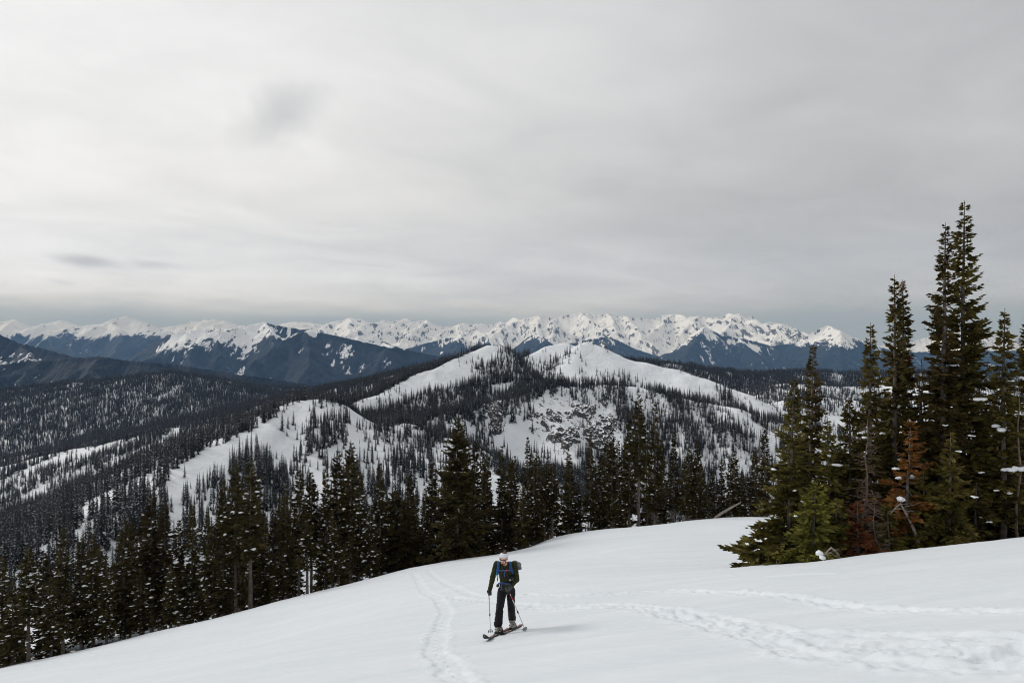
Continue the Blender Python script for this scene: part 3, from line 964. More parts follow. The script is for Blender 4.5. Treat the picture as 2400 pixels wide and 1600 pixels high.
    for i in range(snow):
        c = rg.integers(0, n)
        if f[c] > snow_hi or L[c] < 0.3:
            continue
        s = np.array([rg.uniform(0.35, 0.9)])
        p = pos(np.array([c]), s)[0]
        r = snow_r * rg.uniform(0.35, 1.2) * (0.5 + 0.5 * min(1, L[c]))
        v = ICO_V * (1 + 0.25 * rg.uniform(-1, 1, (12, 1))) * np.array([r * rg.uniform(0.8, 1.6), r * rg.uniform(0.7, 1.1), r * 0.5])
        cz, sz = math.cos(phi[c]), math.sin(phi[c])
        v = np.c_[v[:, 0] * cz - v[:, 1] * sz, v[:, 0] * sz + v[:, 1] * cz, v[:, 2]]
        sn.add(v + p + np.array([0, 0, r * 0.55]), ICO_F)
    fol = fol or M_FOL
    return (trunk.mesh('trunk', [M_BARK, M_TWIG]), crown.mesh('crown', [fol, M_RUST], False), sn.mesh('snow', [M_SNOWCLUMP]))


def plant(name, meshes, loc, label, cat='tree', group=None, scale=(1, 1, 1), rz=0.0):
    e = empty(name, loc, rz)
    e.scale = scale
    tag(e, label, cat, group)
    for nm, me in zip(('trunk', 'crown', 'snow_load'), meshes):
        if me is not None:
            q_ = obj(nm, me, e)
            if nm == 'snow_load':
                q_['kind'] = 'stuff'
    return e


def ground(x, y):
    a = float(z_base(np.array([x]), np.array([y]))[0])
    if y > 55:
        a = max(a, float(z_mid(np.array([x]), np.array([y]))[0]))
    return a


def spot(px_, Y):
    x = (px_ - 1200) / F * Y
    return x, Y, ground(x, Y)


# ---- the clump of firs on the rise
RNG = random.Random(4)
# top x, top y, base x, depth, radius, options, name, label
CLUMP = [
    (2260, 470, 2252, 28.0, 1.6, dict(bare=0.05, spacing=0.27, per=6, twig=0.075, gap=0.12, snow=8, power=0.72, skirt=0.25, fol=M_FOLNEAR), 'fir_tree', 'tallest dark fir of the clump, towering above all others on the rise'),
    (2216, 521, 2206, 27.4, 1.1, dict(bare=0.10, spacing=0.27, per=6, twig=0.075, gap=0.14, snow=6, power=0.70, fol=M_FOLNEAR), 'fir_tree', 'second tallest fir, grown close against the tallest one in the clump'),
    (2096, 643, 2100, 28.6, 1.05, dict(bare=0.06, spacing=0.27, per=6, twig=0.08, gap=0.10, snow=6, power=0.75, skirt=0.2, fol=M_FOLNEAR), 'fir_tree', 'tall fir forming the higher spire of a twin pair'),
    (2115, 655, 2124, 29.4, 0.95, dict(bare=0.12, spacing=0.27, per=6, twig=0.08, gap=0.12, snow=4, power=0.75, rust=0.12, fol=M_FOLNEAR), 'fir_tree', 'fir forming the lower spire of a twin pair, with rusty patches'),
    (2041, 755, 2036, 28.2, 1.15, dict(bare=0.05, spacing=0.27, per=6, twig=0.08, gap=0.10, snow=5, power=0.85, skirt=0.35, fol=M_FOLNEAR), 'fir_tree', 'olive green fir with widening skirt between twin spires and slender fir'),
    (1906, 805, 1895, 29.0, 1.05, dict(bare=0.10, spacing=0.27, per=6, twig=0.08, gap=0.08, snow=5, power=0.85, fol=M_FOLNEAR), 'fir_tree', 'slender dark pointed fir behind the broad skirted tree'),
    (1862, 886, 1846, 27.2, 1.3, dict(bare=0.03, spacing=0.25, per=6, twig=0.08, gap=0.10, snow=14, power=0.8, skirt=1.35, snow_r=0.12, fol=M_FOLNEAR), 'fir_tree', 'broad skirted fir with low boughs sweeping out over open snow'),
    (2354, 720, 2350, 26.6, 1.15, dict(bare=0.10, spacing=0.27, per=6, twig=0.08, gap=0.14, snow=14, power=0.85, snow_r=0.24, fol=M_FOLNEAR), 'fir_tree', 'open spiky fir with large snow lumps and a bare brown lower trunk'),
    (2405, 752, 2408, 27.6, 1.25, dict(bare=0.05, spacing=0.27, per=6, twig=0.08, gap=0.12, snow=10, power=0.8, snow_r=0.25, fol=M_FOLNEAR), 'fir_tree', 'dark fir at the far end of the clump with snow lumps'),
    (2500, 690, 2505, 28.0, 1.4, dict(bare=0.05, spacing=0.28, per=5, twig=0.09, gap=0.12, snow=6, power=0.8, fol=M_FOLNEAR), 'fir_tree', 'dark fir just past the far end of the clump'),
    (2300, 905, 2305, 29.6, 1.15, dict(bare=0.04, spacing=0.27, per=6, twig=0.085, gap=0.08, snow=8, power=0.7, fol=M_FOLNEAR), 'fir_tree', 'shaded fir filling the gap beside the tallest fir'),
    (2160, 900, 2160, 29.8, 1.25, dict(bare=0.04, spacing=0.27, per=6, twig=0.085, gap=0.08, snow=6, power=0.7, rust=0.38, leafless=0.15, fol=M_FOLNEAR), 'fir_tree', 'half dead fir with rust red boughs in the heart of the clump'),
    (2135, 985, 2122, 26.0, 1.0, dict(bare=0.10, spacing=0.25, per=6, twig=0.07, gap=0.15, snow=5, power=0.55, rust=0.9, leafless=0.4, fol=M_RUST), 'fir_tree', 'dying fir with rust red needles below the twin spires'),
    (1940, 985, 1946, 27.8, 0.95, dict(bare=0.05, spacing=0.27, per=6, twig=0.075, gap=0.10, snow=4, power=0.75, fol=M_FOLNEAR), 'fir_tree', 'mid green fir beside the slender dark pointed fir'),
    (1990, 930, 1996, 28.4, 1.1, dict(bare=0.05, spacing=0.27, per=6, twig=0.075, gap=0.08, snow=4, power=0.75, fol=M_FOLNEAR), 'fir_tree', 'olive fir behind the bushy young firs at the clump edge'),
    (1913, 1128, 1903, 25.6, 1.05, dict(bare=0.0, spacing=0.19, per=6, twig=0.055, gap=0.05, snow=0, power=0.7, skirt=0.15, fol=M_YOUNG, deadlow=2), 'fir_tree', 'bushy bright green young fir at the open edge of the clump'),
    (1960, 1166, 1954, 25.8, 0.85, dict(bare=0.0, spacing=0.19, per=6, twig=0.055, gap=0.05, snow=0, power=0.7, fol=M_YOUNG, deadlow=2), 'fir_tree', 'smaller bright green young fir leaning into the bushy one'),
    (2080, 1180, 2085, 25.8, 0.7, dict(bare=0.0, spacing=0.20, per=5, twig=0.06, gap=0.12, snow=1, power=0.65, fol=M_YOUNG, deadlow=6), 'fir_tree', 'small green sapling among bare twigs in front of the dead fir'),
    (2228, 1012, 2222, 25.2, 1.05, dict(bare=0.02, spacing=0.24, per=5, twig=0.06, gap=0.05, snow=0, power=1.05, fol=M_YOUNG, deadlow=3), 'fir_tree', 'pale yellow green young fir with a bare whip top'),
    (2165, 1110, 2170, 26.0, 0.85, dict(bare=0.04, spacing=0.24, per=5, twig=0.065, gap=0.15, snow=3, power=0.6, rust=0.1, fol=M_YOUNG, deadlow=8), 'fir_tree', 'olive sapling with patchy boughs beside the pale young fir'),
    (2290, 1130, 2285, 26.4, 0.8, dict(bare=0.03, spacing=0.24, per=5, twig=0.065, gap=0.12, snow=5, power=0.6, fol=M_FOLNEAR, deadlow=8), 'fir_tree', 'low dark sapling under the tallest fir'),
]
_f = dict(bare=0.02, spacing=0.27, per=6, twig=0.085, gap=0.06, snow=5, power=0.6, cap=1.6, core=80, snow_r=0.12, fol=M_FOLNEAR)
for xt, yt, Y, what in [(1876, 1010, 30.5, 'behind the broad skirted fir'), (1968, 1040, 30.0, 'behind the bright young firs'), (2066, 960, 30.6, 'behind the leafless dead fir'), (2138, 1030, 28.6, 'behind the rust red fir'),
                        (2196, 1000, 29.0, 'behind the pale young fir'), (2262, 1020, 30.2, 'at the foot of the tallest fir'), (2328, 960, 29.0, 'behind the open spiky fir'), (2380, 985, 28.8, 'between the last two firs of the clump')]:
    CLUMP.append((xt, yt, xt, Y, 1.25, _f, 'fir_tree', 'low shaded fir ' + what))
for k, (xt, yt, xb, Y, R, op, nm, lab) in enumerate(CLUMP):
    x, y, z = spot(xb, Y)
    H = (800 - yt) / F * Y - z
    lean = ((xt - xb) / F * Y) / H
    ms = conifer(100 + k, H, R, lean=lean, **op)
    plant(nm, ms, (x, y, z), lab, group='firs in the clump on the rise')


def snag(seed, H, R, mat_, n=60, twiggy=3, bend=0.1, up=-0.1, thick=0.06):
    rg = np.random.default_rng(seed)
    t, b = Acc(), Acc()
    zz = np.linspace(-0.5, H, 9)
    tp = np.c_[bend * fbm(zz / 2 + seed, zz * 0, 2, seed) * 3, bend * fbm(zz / 2, zz * 0 + 5, 2, seed + 1) * 3, zz]
    t.add(*tube(tp, thick * (H / 6) * (1 - 0.9 * np.clip(zz / H, 0, 1)) + 0.006, 6))
    for i in range(n):
        z0 = rg.uniform(0.05, 0.97) * H
        p0 = np.array([np.interp(z0, zz, tp[:, 0]), np.interp(z0, zz, tp[:, 1]), z0])
        a = rg.uniform(0, 2 * np.pi)
        l = R * (1 - z0 / H * 0.75) * rg.uniform(0.4, 1.1)
        d = np.array([math.cos(a), math.sin(a), up + rg.uniform(-0.3, 0.3)])
        side_ = np.array([-d[1], d[0], 0])
        p1 = p0 + d * l * 0.5 + side_ * rg.uniform(-0.1, 0.1); p2 = p0 + d * l + np.array([0, 0, rg.uniform(-0.15, 0.35) * l]) + side_ * rg.uniform(-0.15, 0.15)
        r = 0.008 + 0.014 * l
        b.add(*tube([p0, p1, p2], [r, r * 0.65, r * 0.25], 3, False))
        for q in range(twiggy):
            s = rg.uniform(0.3, 0.95)
            c = p0 + (p2 - p0) * s
            e = c + (d * 0.6 + side_ * rg.choice([-1, 1]) * rg.uniform(0.4, 1) + np.array([0, 0, rg.uniform(-0.5, 0.5)])) * l * 0.3
            b.add(*tube([c, (c + e) / 2 + rg.uniform(-0.02, 0.02, 3), e], [r * 0.5, r * 0.35, r * 0.15], 3, False))
    return t.mesh('trunk', [mat_]), b.mesh('branches', [mat_])


def plant_snag(px_, yt, Y, R, seed, mat_, label, **kw):
    x, y, z = spot(px_, Y)
    H = (800 - yt) / F * Y - z
    ms = snag(seed, H, R, mat_, **kw)
    e = empty('dead_tree', (x, y, z))
    tag(e, label, 'dead tree')
    obj('trunk', ms[0], e); tag(obj('branches', ms[1], e), kind='stuff')
    return e


plant_snag(2030, 985, 26.0, 1.15, 301, M_TWIG, 'leafless grey brown dead fir bristling with bare twigs in the clump', n=120, twiggy=4)
plant_snag(2050, 1150, 25.6, 0.9, 302, M_TWIG, 'low thicket of bare brown dead twigs at the foot of the clump', n=70, twiggy=5, bend=0.3)
plant_snag(2386, 905, 26.0, 0.45, 303, M_TWIG, 'thin brown dead pole with stubby twigs beside the spiky fir', n=34, twiggy=2)
plant_snag(2190, 868, 28.8, 0.8, 304, M_TWIG, 'dead brown spire crossed by bare twigs under the tallest fir', n=110, twiggy=3)
plant_snag(2158, 840, 29.0, 0.6, 305, M_TWIG, 'thin rusty dead spire behind the half dead fir', n=50, twiggy=3)
# rusty dead bush at the foot
x, y, z = spot(2012, 25.4)
ms = conifer(330, 1.9, 0.75, bare=0.0, spacing=0.15, per=5, twig=0.06, gap=0.1, power=0.35, fol=M_RUST, leafless=0.35, deadlow=25)
plant('dead_fir_bush', ms, (x, y, z), 'low rust red dead fir bush at the foot of the clump', 'bush')


def log_thing(name, label, pts, rads, mat_, twigs=0, seed=1, snow=()):
    rg = np.random.default_rng(seed)
    pts = np.array(pts, float)
    o0 = pts[0].copy()
    a = Acc()
    a.add(*tube(pts - o0, rads, 7))
    e = empty(name, tuple(o0))
    tag(e, label, 'dead wood')
    obj('stem', a.mesh('stem', [mat_]), e)
    if twigs:
        b = Acc()
        for i in range(twigs):
            s = rg.uniform(0.3, 1)
            k = s * (len(pts) - 1); i0 = min(int(k), len(pts) - 2)
            c = pts[i0] + (pts[i0 + 1] - pts[i0]) * (k - i0) - o0
            d = rg.uniform(-1, 1, 3) * np.array([1, 1, 0.8]) * rg.uniform(0.2, 0.6)
            b.add(*tube([c, c + d * 0.6 + rg.uniform(-0.04, 0.04, 3), c + d], [0.014, 0.009, 0.004], 3, False))
        tag(obj('twigs', b.mesh('twigs', [mat_]), e), kind='stuff')
    for (sx, sy, sY, r) in snow:
        p = P(sx, sy, sY) - o0
        v = ICO_V * (1 + 0.2 * rg.uniform(-1, 1, (12, 1))) * np.array([r * 1.2, r, r * 0.8]) + p
        me = mesh_np('snow_clump', v, ICO_F, [M_SNOWCLUMP])
        obj('snow_clump', me, e)
    return e


g0 = hit(1982, 1306)
log_thing('bent_dead_bough', 'bleached bent dead bough with a snow lump poking from the drift', [g0 + np.array([0, 0.3, -0.2]), P(1960, 1293, 24.8), P(1948, 1283, 24.6), P(1940, 1290, 24.5), P(1930, 1302, 24.4), P(1926, 1309, 24.4)], [0.05, 0.045, 0.035, 0.03, 0.022, 0.012], M_DEAD, 6, 5,
          snow=[(1921, 1296, 24.5, 0.13), (1928, 1306, 24.4, 0.11)])
bx_ = spot(2165, 25.6)
log_thing('arched_dead_stem', 'grey arched dead stem capped with snow inside the clump', [np.array(bx_) - np.array([0, 0, 0.3]), P(2140, 1235, 25.5), P(2122, 1200, 25.4), P(2110, 1180, 25.3), P(2098, 1190, 25.2), P(2088, 1203, 25.2)], [0.06, 0.055, 0.045, 0.035, 0.022, 0.012], M_DEAD, 18, 6,
          snow=[(2112, 1170, 25.4, 0.15)])
lx = spot(1668, 61.5)
log_thing('leaning_dead_pole', 'pale bare pole leaning low against the far rim firs', [np.array(lx) + np.array([0, 0, -0.2]), P(1690, 1203, 61.5), P(1712, 1190, 61.5), P(1736, 1177, 61.5)], [0.14, 0.12, 0.10, 0.05], M_DEAD, 14, 8)
_cv = []
for e in [e for e in bpy.data.objects if e.name.startswith('fir_tree') and e.parent is None]:
    for ch in e.children:
        if ch.name.startswith('crown'):
            co = np.zeros(len(ch.data.vertices) * 3, np.float32)
            ch.data.vertices.foreach_get('co', co)
            co = co.reshape(-1, 3) + np.array(e.location)
            _cv.append((e, co, 1200 + co[:, 0] / co[:, 1] * F, 800 - co[:, 2] / co[:, 1] * F))
for (q, wv) in (((2093, 1093), 0.13), ((2098, 1121), 0.12), ((2036, 1027), 0.10), ((2356, 1096), 0.20), ((2388, 1090), 0.24), ((2302, 1101), 0.10), ((2272, 1013), 0.11), ((2290, 936), 0.20), ((2330, 1150), 0.09), ((2212, 990), 0.08),
                ((1855, 1155), 0.07), ((1868, 1206), 0.06), ((2285, 1165), 0.10), ((2320, 1215), 0.09), ((2248, 1060), 0.08)):
    best = None
    for e, co, cu, cvv in _cv:
        k_ = np.where((np.abs(cu - q[0]) < 9) & (np.abs(cvv - q[1]) < 9))[0]
        if len(k_):
            j_ = k_[np.argmin(co[k_, 1])]
            if best is None or co[j_, 1] < best[1][1]:
                best = (e, co[j_])
    if best is None:
        continue
    rg = np.random.default_rng(int(q[0]))
    a = Acc()
    for i in range(6):
        v = ICO_V * (1 + 0.3 * rg.uniform(-1, 1, (12, 1))) * np.array([1.2, 1.0, 0.5]) * wv * rg.uniform(0.35, 0.75)
        a.add(v + np.array([rg.uniform(-0.9, 0.9) * wv, rg.uniform(-0.4, 0.6) * wv, rg.uniform(-0.25, 0.2) * wv]), ICO_F)
    obj('snow_clump', a.mesh('snow_clump', [M_SNOWCLUMP]), best[0], tuple(best[1] - np.array(best[0].location)))

# ---- the forest edge below and behind the slope
KINDS = {   # designed 12 m tall
    'full': dict(cap=1.5, R=1.15, bare=0.08, spacing=0.30, per=6, twig=0.15, tw=1.35, gap=0.16, snow=60, power=0.75, snow_r=0.17),
    'slender': dict(cap=1.5, R=0.86, bare=0.2, spacing=0.30, per=6, twig=0.15, tw=1.35, gap=0.16, snow=36, power=0.70, snow_r=0.16),
    'polled': dict(cap=1.5, R=1.1, bare=0.36, spacing=0.30, per=6, twig=0.15, tw=1.35, gap=0.2, snow=60, power=0.62, deadlow=26, snow_r=0.17),
    'spiky': dict(cap=1.3, R=1.1, bare=0.16, spacing=0.34, per=6, twig=0.15, tw=1.4, gap=0.22, snow=16, power=0.9, deadlow=14, snow_r=0.14),
    'laden': dict(cap=1.5, R=1.1, bare=0.08, spacing=0.30, per=6, twig=0.15, tw=1.35, gap=0.16, snow=105, power=0.72, snow_r=0.19),
    'broad': dict(R=2.6, bare=0.02, spacing=0.36, per=6, twig=0.17, tw=1.7, gap=0.03, snow=4, power=0.55),
}
PHRASE = {'full': 'dense dark fir of the front row', 'slender': 'slender dark fir of the front row', 'polled': 'bare trunked fir of the front row', 'spiky': 'open spiky fir of the front row',
          'laden': 'snow dotted fir of the front row', 'broad': 'broad round dark green evergreen'}
SHORT = {'full': 'shaded dense fir', 'slender': 'shaded slender fir', 'polled': 'shaded bare stemmed fir', 'spiky': 'shaded spiky fir', 'laden': 'shaded snow dotted fir'}
PROTO = {}
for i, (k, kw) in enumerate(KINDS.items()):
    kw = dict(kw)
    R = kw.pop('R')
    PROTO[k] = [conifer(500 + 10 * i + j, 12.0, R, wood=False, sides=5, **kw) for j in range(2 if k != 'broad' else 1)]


def edge_Y(x):
    return float(np.interp(x, EDGE[:, 0], EDGE[:, 2]))


def zone(x):
    if x < 480: return 'under the low snow rim'
    if x < 700: return 'amid the tall stand'
    if x < 1000: return 'where the track tops the rim'
    if x < 1320: return 'in the grove behind the skier'
    return 'along the level far rim'


# top x, top y, depth past the rim, kind
FRONT = [(5, 1300, 6, 'laden'), (67, 1282, 5, 'polled'), (102, 1284, 9, 'laden'), (147, 1227, 8, 'slender'), (191, 1258, 4, 'laden'), (218, 1246, 3, 'laden'), (290, 1217, 4, 'full'), (302, 1222, 7, 'laden'), (335, 1198, 8, 'slender'),
         (355, 1157, 5, 'polled'), (386, 1176, 4, 'laden'), (419, 1214, 6, 'slender'), (451, 1179, 5, 'laden'), (523, 1121, 9, 'full'), (552, 1083, 6, 'polled'), (587, 1075, 3, 'polled'), (603, 1144, 6, 'full'),
         (469, 1386, 1.5, 'full'), (523, 1306, 2.5, 'full'), (654, 1268, 3, 'laden'), (670, 1137, 7, 'spiky'), (701, 1099, 4, 'polled'), (730, 1105, 5, 'polled'), (764, 1089, 4, 'laden'), (792, 1054, 6, 'polled'),
         (823, 1035, 4, 'polled'), (843, 1099, 3, 'laden'), (891, 1080, 4, 'laden'), (926, 1150, 6, 'broad'), (952, 1169, 4, 'broad'), (961, 1108, 9, 'slender'), (997, 1140, 3, 'full'), (1014, 1080, 6, 'laden'),
         (1084, 989, 2.5, 'slender'), (1113, 1027, 5, 'slender'), (1139, 1077, 5, 'slender'), (1176, 1044, 4, 'spiky'), (1200, 1074, 4, 'laden'), (1207, 1067, 7, 'spiky'), (1237, 1023, 3, 'spiky'), (1251, 1074, 0.5, 'full'),
         (1278, 1084, 4, 'slender'), (1295, 1084, 3, 'polled'), (1336, 1061, 3, 'spiky'), (1353, 1129, 2, 'laden'), (1384, 1010, 3, 'spiky'), (1409, 1054, 3, 'full'), (1435, 1033, 4, 'slender'), (1475, 957, 2.5, 'spiky'),
         (1497, 922, 1.0, 'polled'), (1535, 946, 3, 'spiky'), (1579, 1007, 0.5, 'spiky'), (1606, 1067, 3, 'slender'), (1616, 1045, 4, 'slender'), (1634, 1026, 5, 'slender'), (1645, 1089, 2, 'full'), (1669, 1101, 4, 'slender'),
         (1691, 1074, 5, 'spiky'), (1712, 1065, 4, 'slender'), (1722, 1055, 6, 'slender'), (1739, 1101, 3, 'full'), (1761, 1087, 3, 'slender'), (1793, 997, 1, 'slender'), (1838, 1080, 4, 'full'),
         (1450, 1120, 0.2, 'full'), (1552, 1160, 1.0, 'slender'), (1225, 1130, 0.3, 'full'), (1150, 1180, 2, 'laden'), (1105, 1110, 2, 'full'),
         (30, 1360, 2, 'full'), (120, 1350, 2, 'laden'), (250, 1330, 2, 'laden'), (330, 1330, 2.0, 'laden'), (400, 1320, 1.5, 'laden'), (500, 1230, 5, 'slender'), (620, 1210, 5, 'full'), (640, 1190, 7, 'slender'), (868, 1180, 2.0, 'laden'), (780, 1190, 2, 'laden'),
         (720, 1220, 2.0, 'polled'), (-60, 1310, 5, 'laden'), (-120, 1330, 6, 'full')]
SPECIAL = {(1497, 922): 'tallest fir on the far rim with pale trunk showing below its crown', (1793, 997): 'slender fir standing alone between far rim and the clump', (1475, 957): 'open spiky fir close beside the tallest far rim fir',
           (469, 1386): 'tiny green fir sapling poking over the low snow rim', (523, 1306): 'small dense fir in front of the tall stand', (952, 1169): 'broad round dark green evergreen bulging from the forest', (587, 1075): 'tallest fir of the tall stand with long pale trunk',
           (1084, 989): 'second spire of the giant fir beside the ski track'}
tops = np.array(sorted([(a, b) for a, b, _, _ in FRONT]))
placed = []
RANKED = {}
rq = random.Random(11)


def forest_tree(xt, yt, Y, kind, label, group):
    x, y, z = spot(xt, Y)
    H = (800 - yt) / F * Y - z
    if H < 1.5:
        return None
    sc = H / 12.0
    w_ = (0.55 * sc + 0.45) * rq.uniform(0.88, 1.12)
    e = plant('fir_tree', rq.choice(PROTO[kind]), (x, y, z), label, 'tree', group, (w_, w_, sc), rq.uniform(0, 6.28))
    placed.append((xt, yt, Y, H))
    if xt > -20 and label not in SPECIAL.values():
        RANKED.setdefault(label, []).append((H, e))
    return e


for (xt, yt, dY, kind) in FRONT:
    lab = SPECIAL.get((xt, yt)) or PHRASE[kind] + ' ' + zone(xt)
    forest_tree(xt, yt, edge_Y(xt) + dY, kind, lab, lab)
# the giant beside the track gets its own mesh
x, y, z = spot(1072, 54.2)
H = (800 - 979) / F * 54.2 - z
plant('fir_tree', conifer(640, H, 2.1, bare=0.02, spacing=0.26, per=6, twig=0.10, tw=1.2, gap=0.05, snow=40, power=0.62, skirt=0.3), (x, y, z), 'giant dense fir with boughs down to the snow beside the ski track', group='giant fir beside the track')
# second and third rows closing the forest
tries = 0
nback = 0
while nback < 80 and tries < 2000:
    tries += 1
    xt = rq.uniform(-120, 1800)
    j = np.abs(tops[:, 0] - xt) < 60
    if not j.any():
        continue
    top = tops[j, 1].min()
    yt = top + rq.uniform(35, 150)
    Y = edge_Y(xt) + rq.uniform(9, 34)
    x, y, z = spot(xt, Y)
    H = (800 - yt) / F * Y - z
    if not 5.5 < H < 21:
        continue
    kd = rq.choice(['full', 'slender', 'polled', 'laden', 'slender', 'spiky'])
    lab = SHORT[kd] + ' in the rear rows ' + zone(xt)
    if forest_tree(xt, yt, Y, kd, lab, lab):
        nback += 1

ORD = ['tallest', 'second tallest', 'third tallest', 'fourth tallest', 'fifth tallest', 'sixth tallest', 'seventh tallest', 'eighth tallest', 'ninth tallest', 'tenth tallest', 'eleventh tallest', 'twelfth tallest']
for lab, lst in RANKED.items():
    if len(lst) > 1:
        for (h_, e), w_ in zip(sorted(lst, key=lambda q: -q[0]), ORD):
            e['label'] = w_ + ' ' + lab

# ------------------------------------------------------------------ small far trees
M_FARBARK = simple('far_bark', (0.07, 0.06, 0.055), 0.9, 0.2, 1.0)


def far_tree(seed, R, tiers, snowy, bare=0.05, dead=False):
    """unit-height fir of about 200 triangles"""
    rg = np.random.default_rng(seed)
    a = Acc()
    a.add(*tube([(0, 0, -0.06), (0, 0, 0.5), (0, 0, 1.0)], [0.014, 0.009, 0.002], 4, False), 1)
    for i in range(tiers):
        f = i / (tiers - 1)
        z = bare + (0.97 - bare) * f
        k = 5 if not dead else 3
        for q in range(k):
            if rg.random() < 0.10:
                continue
            an = 2 * np.pi * (q + rg.random() * 0.9) / k + i * 0.7
            L = R * ((1 - f) ** 0.8 + 0.06) * rg.uniform(0.6, 1.2)
            wd = L * rg.uniform(0.45, 0.75) if not dead else L * 0.10
            o_ = np.array([math.cos(an), math.sin(an), 0]); s_ = np.array([-o_[1], o_[0], 0])
            dr = -L * rg.uniform(0.15, 0.7) if not dead else L * rg.uniform(-0.3, 0.2)
            th = 0.9 / tiers
            p0 = np.array([0, 0, z + th * 0.6]); p1 = o_ * L * 0.6 + s_ * wd / 2 + np.array([0, 0, z + dr * 0.6]); p2 = o_ * L + np.array([0, 0, z + dr]); p3 = o_ * L * 0.6 - s_ * wd / 2 + np.array([0, 0, z + dr * 0.7])
            a.add([p0, p1, p2, p3], [(0, 1, 2), (0, 2, 3)], 1 if dead else 0)
            if rg.random() < snowy and f < 0.93:
                c = o_ * L * rg.uniform(0.35, 0.75) + np.array([0, 0, z + dr * 0.45 + 0.012])
                r = L * rg.uniform(0.16, 0.34)
                v = np.array([(1, 0, 0), (-1, 0, 0), (0, 1, 0), (0, -1, 0), (0, 0, 0.55)]) * r * rg.uniform(0.8, 1.2, (5, 1)) + c
                a.add(v, [(0, 2, 4), (2, 1, 4), (1, 3, 4), (3, 0, 4)], 2)
    return a.mesh('far_fir', [M_FOLFAR, M_FARBARK, M_SNOWCLUMP], False)


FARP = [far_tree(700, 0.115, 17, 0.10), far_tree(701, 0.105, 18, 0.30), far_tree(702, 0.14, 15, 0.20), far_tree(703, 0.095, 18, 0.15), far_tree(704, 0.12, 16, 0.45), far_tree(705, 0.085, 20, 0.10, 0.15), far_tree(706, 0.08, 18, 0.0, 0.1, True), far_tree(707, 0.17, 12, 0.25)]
rs = np.random.default_rng(77)
A_tot = 0.5 * 1.9 * (2150 ** 2 - 75 ** 2)
NC = int(A_tot / 13)
Yc_ = np.sqrt(rs.uniform(75 ** 2, 2150 ** 2, NC))
Uc_ = rs.uniform(-0.95, 0.95, NC)
# more candidates close by, where trees stand densely and show large
NC2 = 26000
Yc2 = np.sqrt(rs.uniform(75 ** 2, 620 ** 2, NC2)); Uc2 = rs.uniform(-0.95, 0.95, NC2)
NC3 = 20000
Yc3 = np.sqrt(rs.uniform(430 ** 2, 800 ** 2, NC3)); Uc3 = rs.uniform(-0.25, 0.42, NC3)
Yc_ = np.concatenate([Yc_, Yc2, Yc3]); Uc_ = np.concatenate([Uc_, Uc2, Uc3])
Xc_ = Uc_ * Yc_
Zc_, IDc = z_mid(Xc_, Yc_, True)
PX, PY = 1200 + Uc_ * F, 800 - Zc_ / Yc_ * F
ID = {k: i for i, k in enumerate(RK)}
clus = fbm(Xc_ / 26, Yc_ / 70, 4, 201, 0.6)
big = fbm(Xc_ / 90, Yc_ / 260, 3, 205)
clF = fbm(Xc_ / 20, Yc_ / 190, 4, 207, 0.62)
den = np.full(len(Yc_), 0.5)


def isid(*ks):
    return np.isin(IDc, [ID[k] for k in ks])


back = np.zeros(len(Yc_), bool)
kp = RW['K'][0]
ykc = np.interp(Uc_, kp[:, 0] / kp[:, 1], kp[:, 1])
den = np.where(isid('F', 'FS'), 0.82 + 0.5 * big + 0.9 * clF, den)
den = np.where(isid('F2'), 0.45 + 1.9 * clF + 0.4 * big, den)
den = np.where(isid('F2') & (PY < np.interp(PX, [-300, 0, 136, 306, 510, 720], [1140, 1125, 1075, 1040, 1005, 982])), 0.9, den)
den = np.where(isid('H'), 0.85 + 1.2 * clus, den)
den = np.where(isid('I', 'I2'), 0.42 + 1.5 * clus, den)
den = np.where(isid('K', 'KF'), np.where(Yc_ > ykc + 4, 0.9, 0.27 + 0.95 * clus), den)
den = np.where(isid('G', 'GS', 'GT'), 0.05 + 0.25 * clus, den)
den = np.where(isid('J'), 0.38 + 1.3 * clus, den)
den = np.where(IDc >= len(RK), 0.75 + 0.5 * clus, den)
gp = RW['G'][0]
ygc = np.interp(Uc_, gp[:, 0] / gp[:, 1], gp[:, 1])
den = np.where(isid('G') & (Yc_ > ygc + 5) & (PX < 1150), 0.85, den)


def setden(ids, poly, val, cl=0.0):
    global den
    m_ = isid(*ids) & in_poly(PX, PY, poly)
    den = np.where(m_, val + cl * clus, den)


KK = ('K', 'KF')
setden(KK, [(430, 1165), (490, 1125), (560, 1085), (620, 1075), (660, 1110), (720, 1120), (760, 1260), (430, 1300)], 0.85, 0.4)
setden(KK, [(380, 1120), (425, 1085), (445, 1095), (432, 1140), (425, 1200), (425, 1300), (395, 1300), (400, 1200)], 0.02)
setden(KK, [(360, 1140), (405, 1115), (400, 1240), (380, 1300), (250, 1300)], 0.8, 0.4)
setden(KK, [(715, 965), (745, 962), (815, 970), (812, 1060), (730, 1060)], 0.55, 0.8)
setden(KK, [(760, 1080), (960, 1060), (1010, 1250), (760, 1280)], 0.45, 0.6)
GG = ('G', 'GS', 'GT', 'J')
setden(GG, [(870, 990), (905, 962), (960, 935), (1000, 915), (1060, 905), (1100, 900), (1140, 880), (1170, 850), (1150, 822), (1195, 822), (1240, 832), (1262, 860), (1282, 890), (1292, 912), (1220, 955), (1130, 972), (1040, 978), (950, 998)], 0.75, 0.7)
setden(GG, [(1110, 862), (1165, 845), (1172, 872), (1120, 880)], 0.45, 0.5)
setden(GG, [(1150, 905), (1200, 895), (1218, 908), (1170, 922)], 0.06)
setden(GG, [(1230, 832), (1260, 840), (1340, 890), (1330, 915), (1290, 905)], 0.7, 0.6)
setden(GG, [(1270, 818), (1330, 808), (1345, 830), (1290, 850)], 0.10, 0.4)
setden(GG, [(1280, 850), (1330, 830), (1345, 838), (1300, 860)], 0.6)
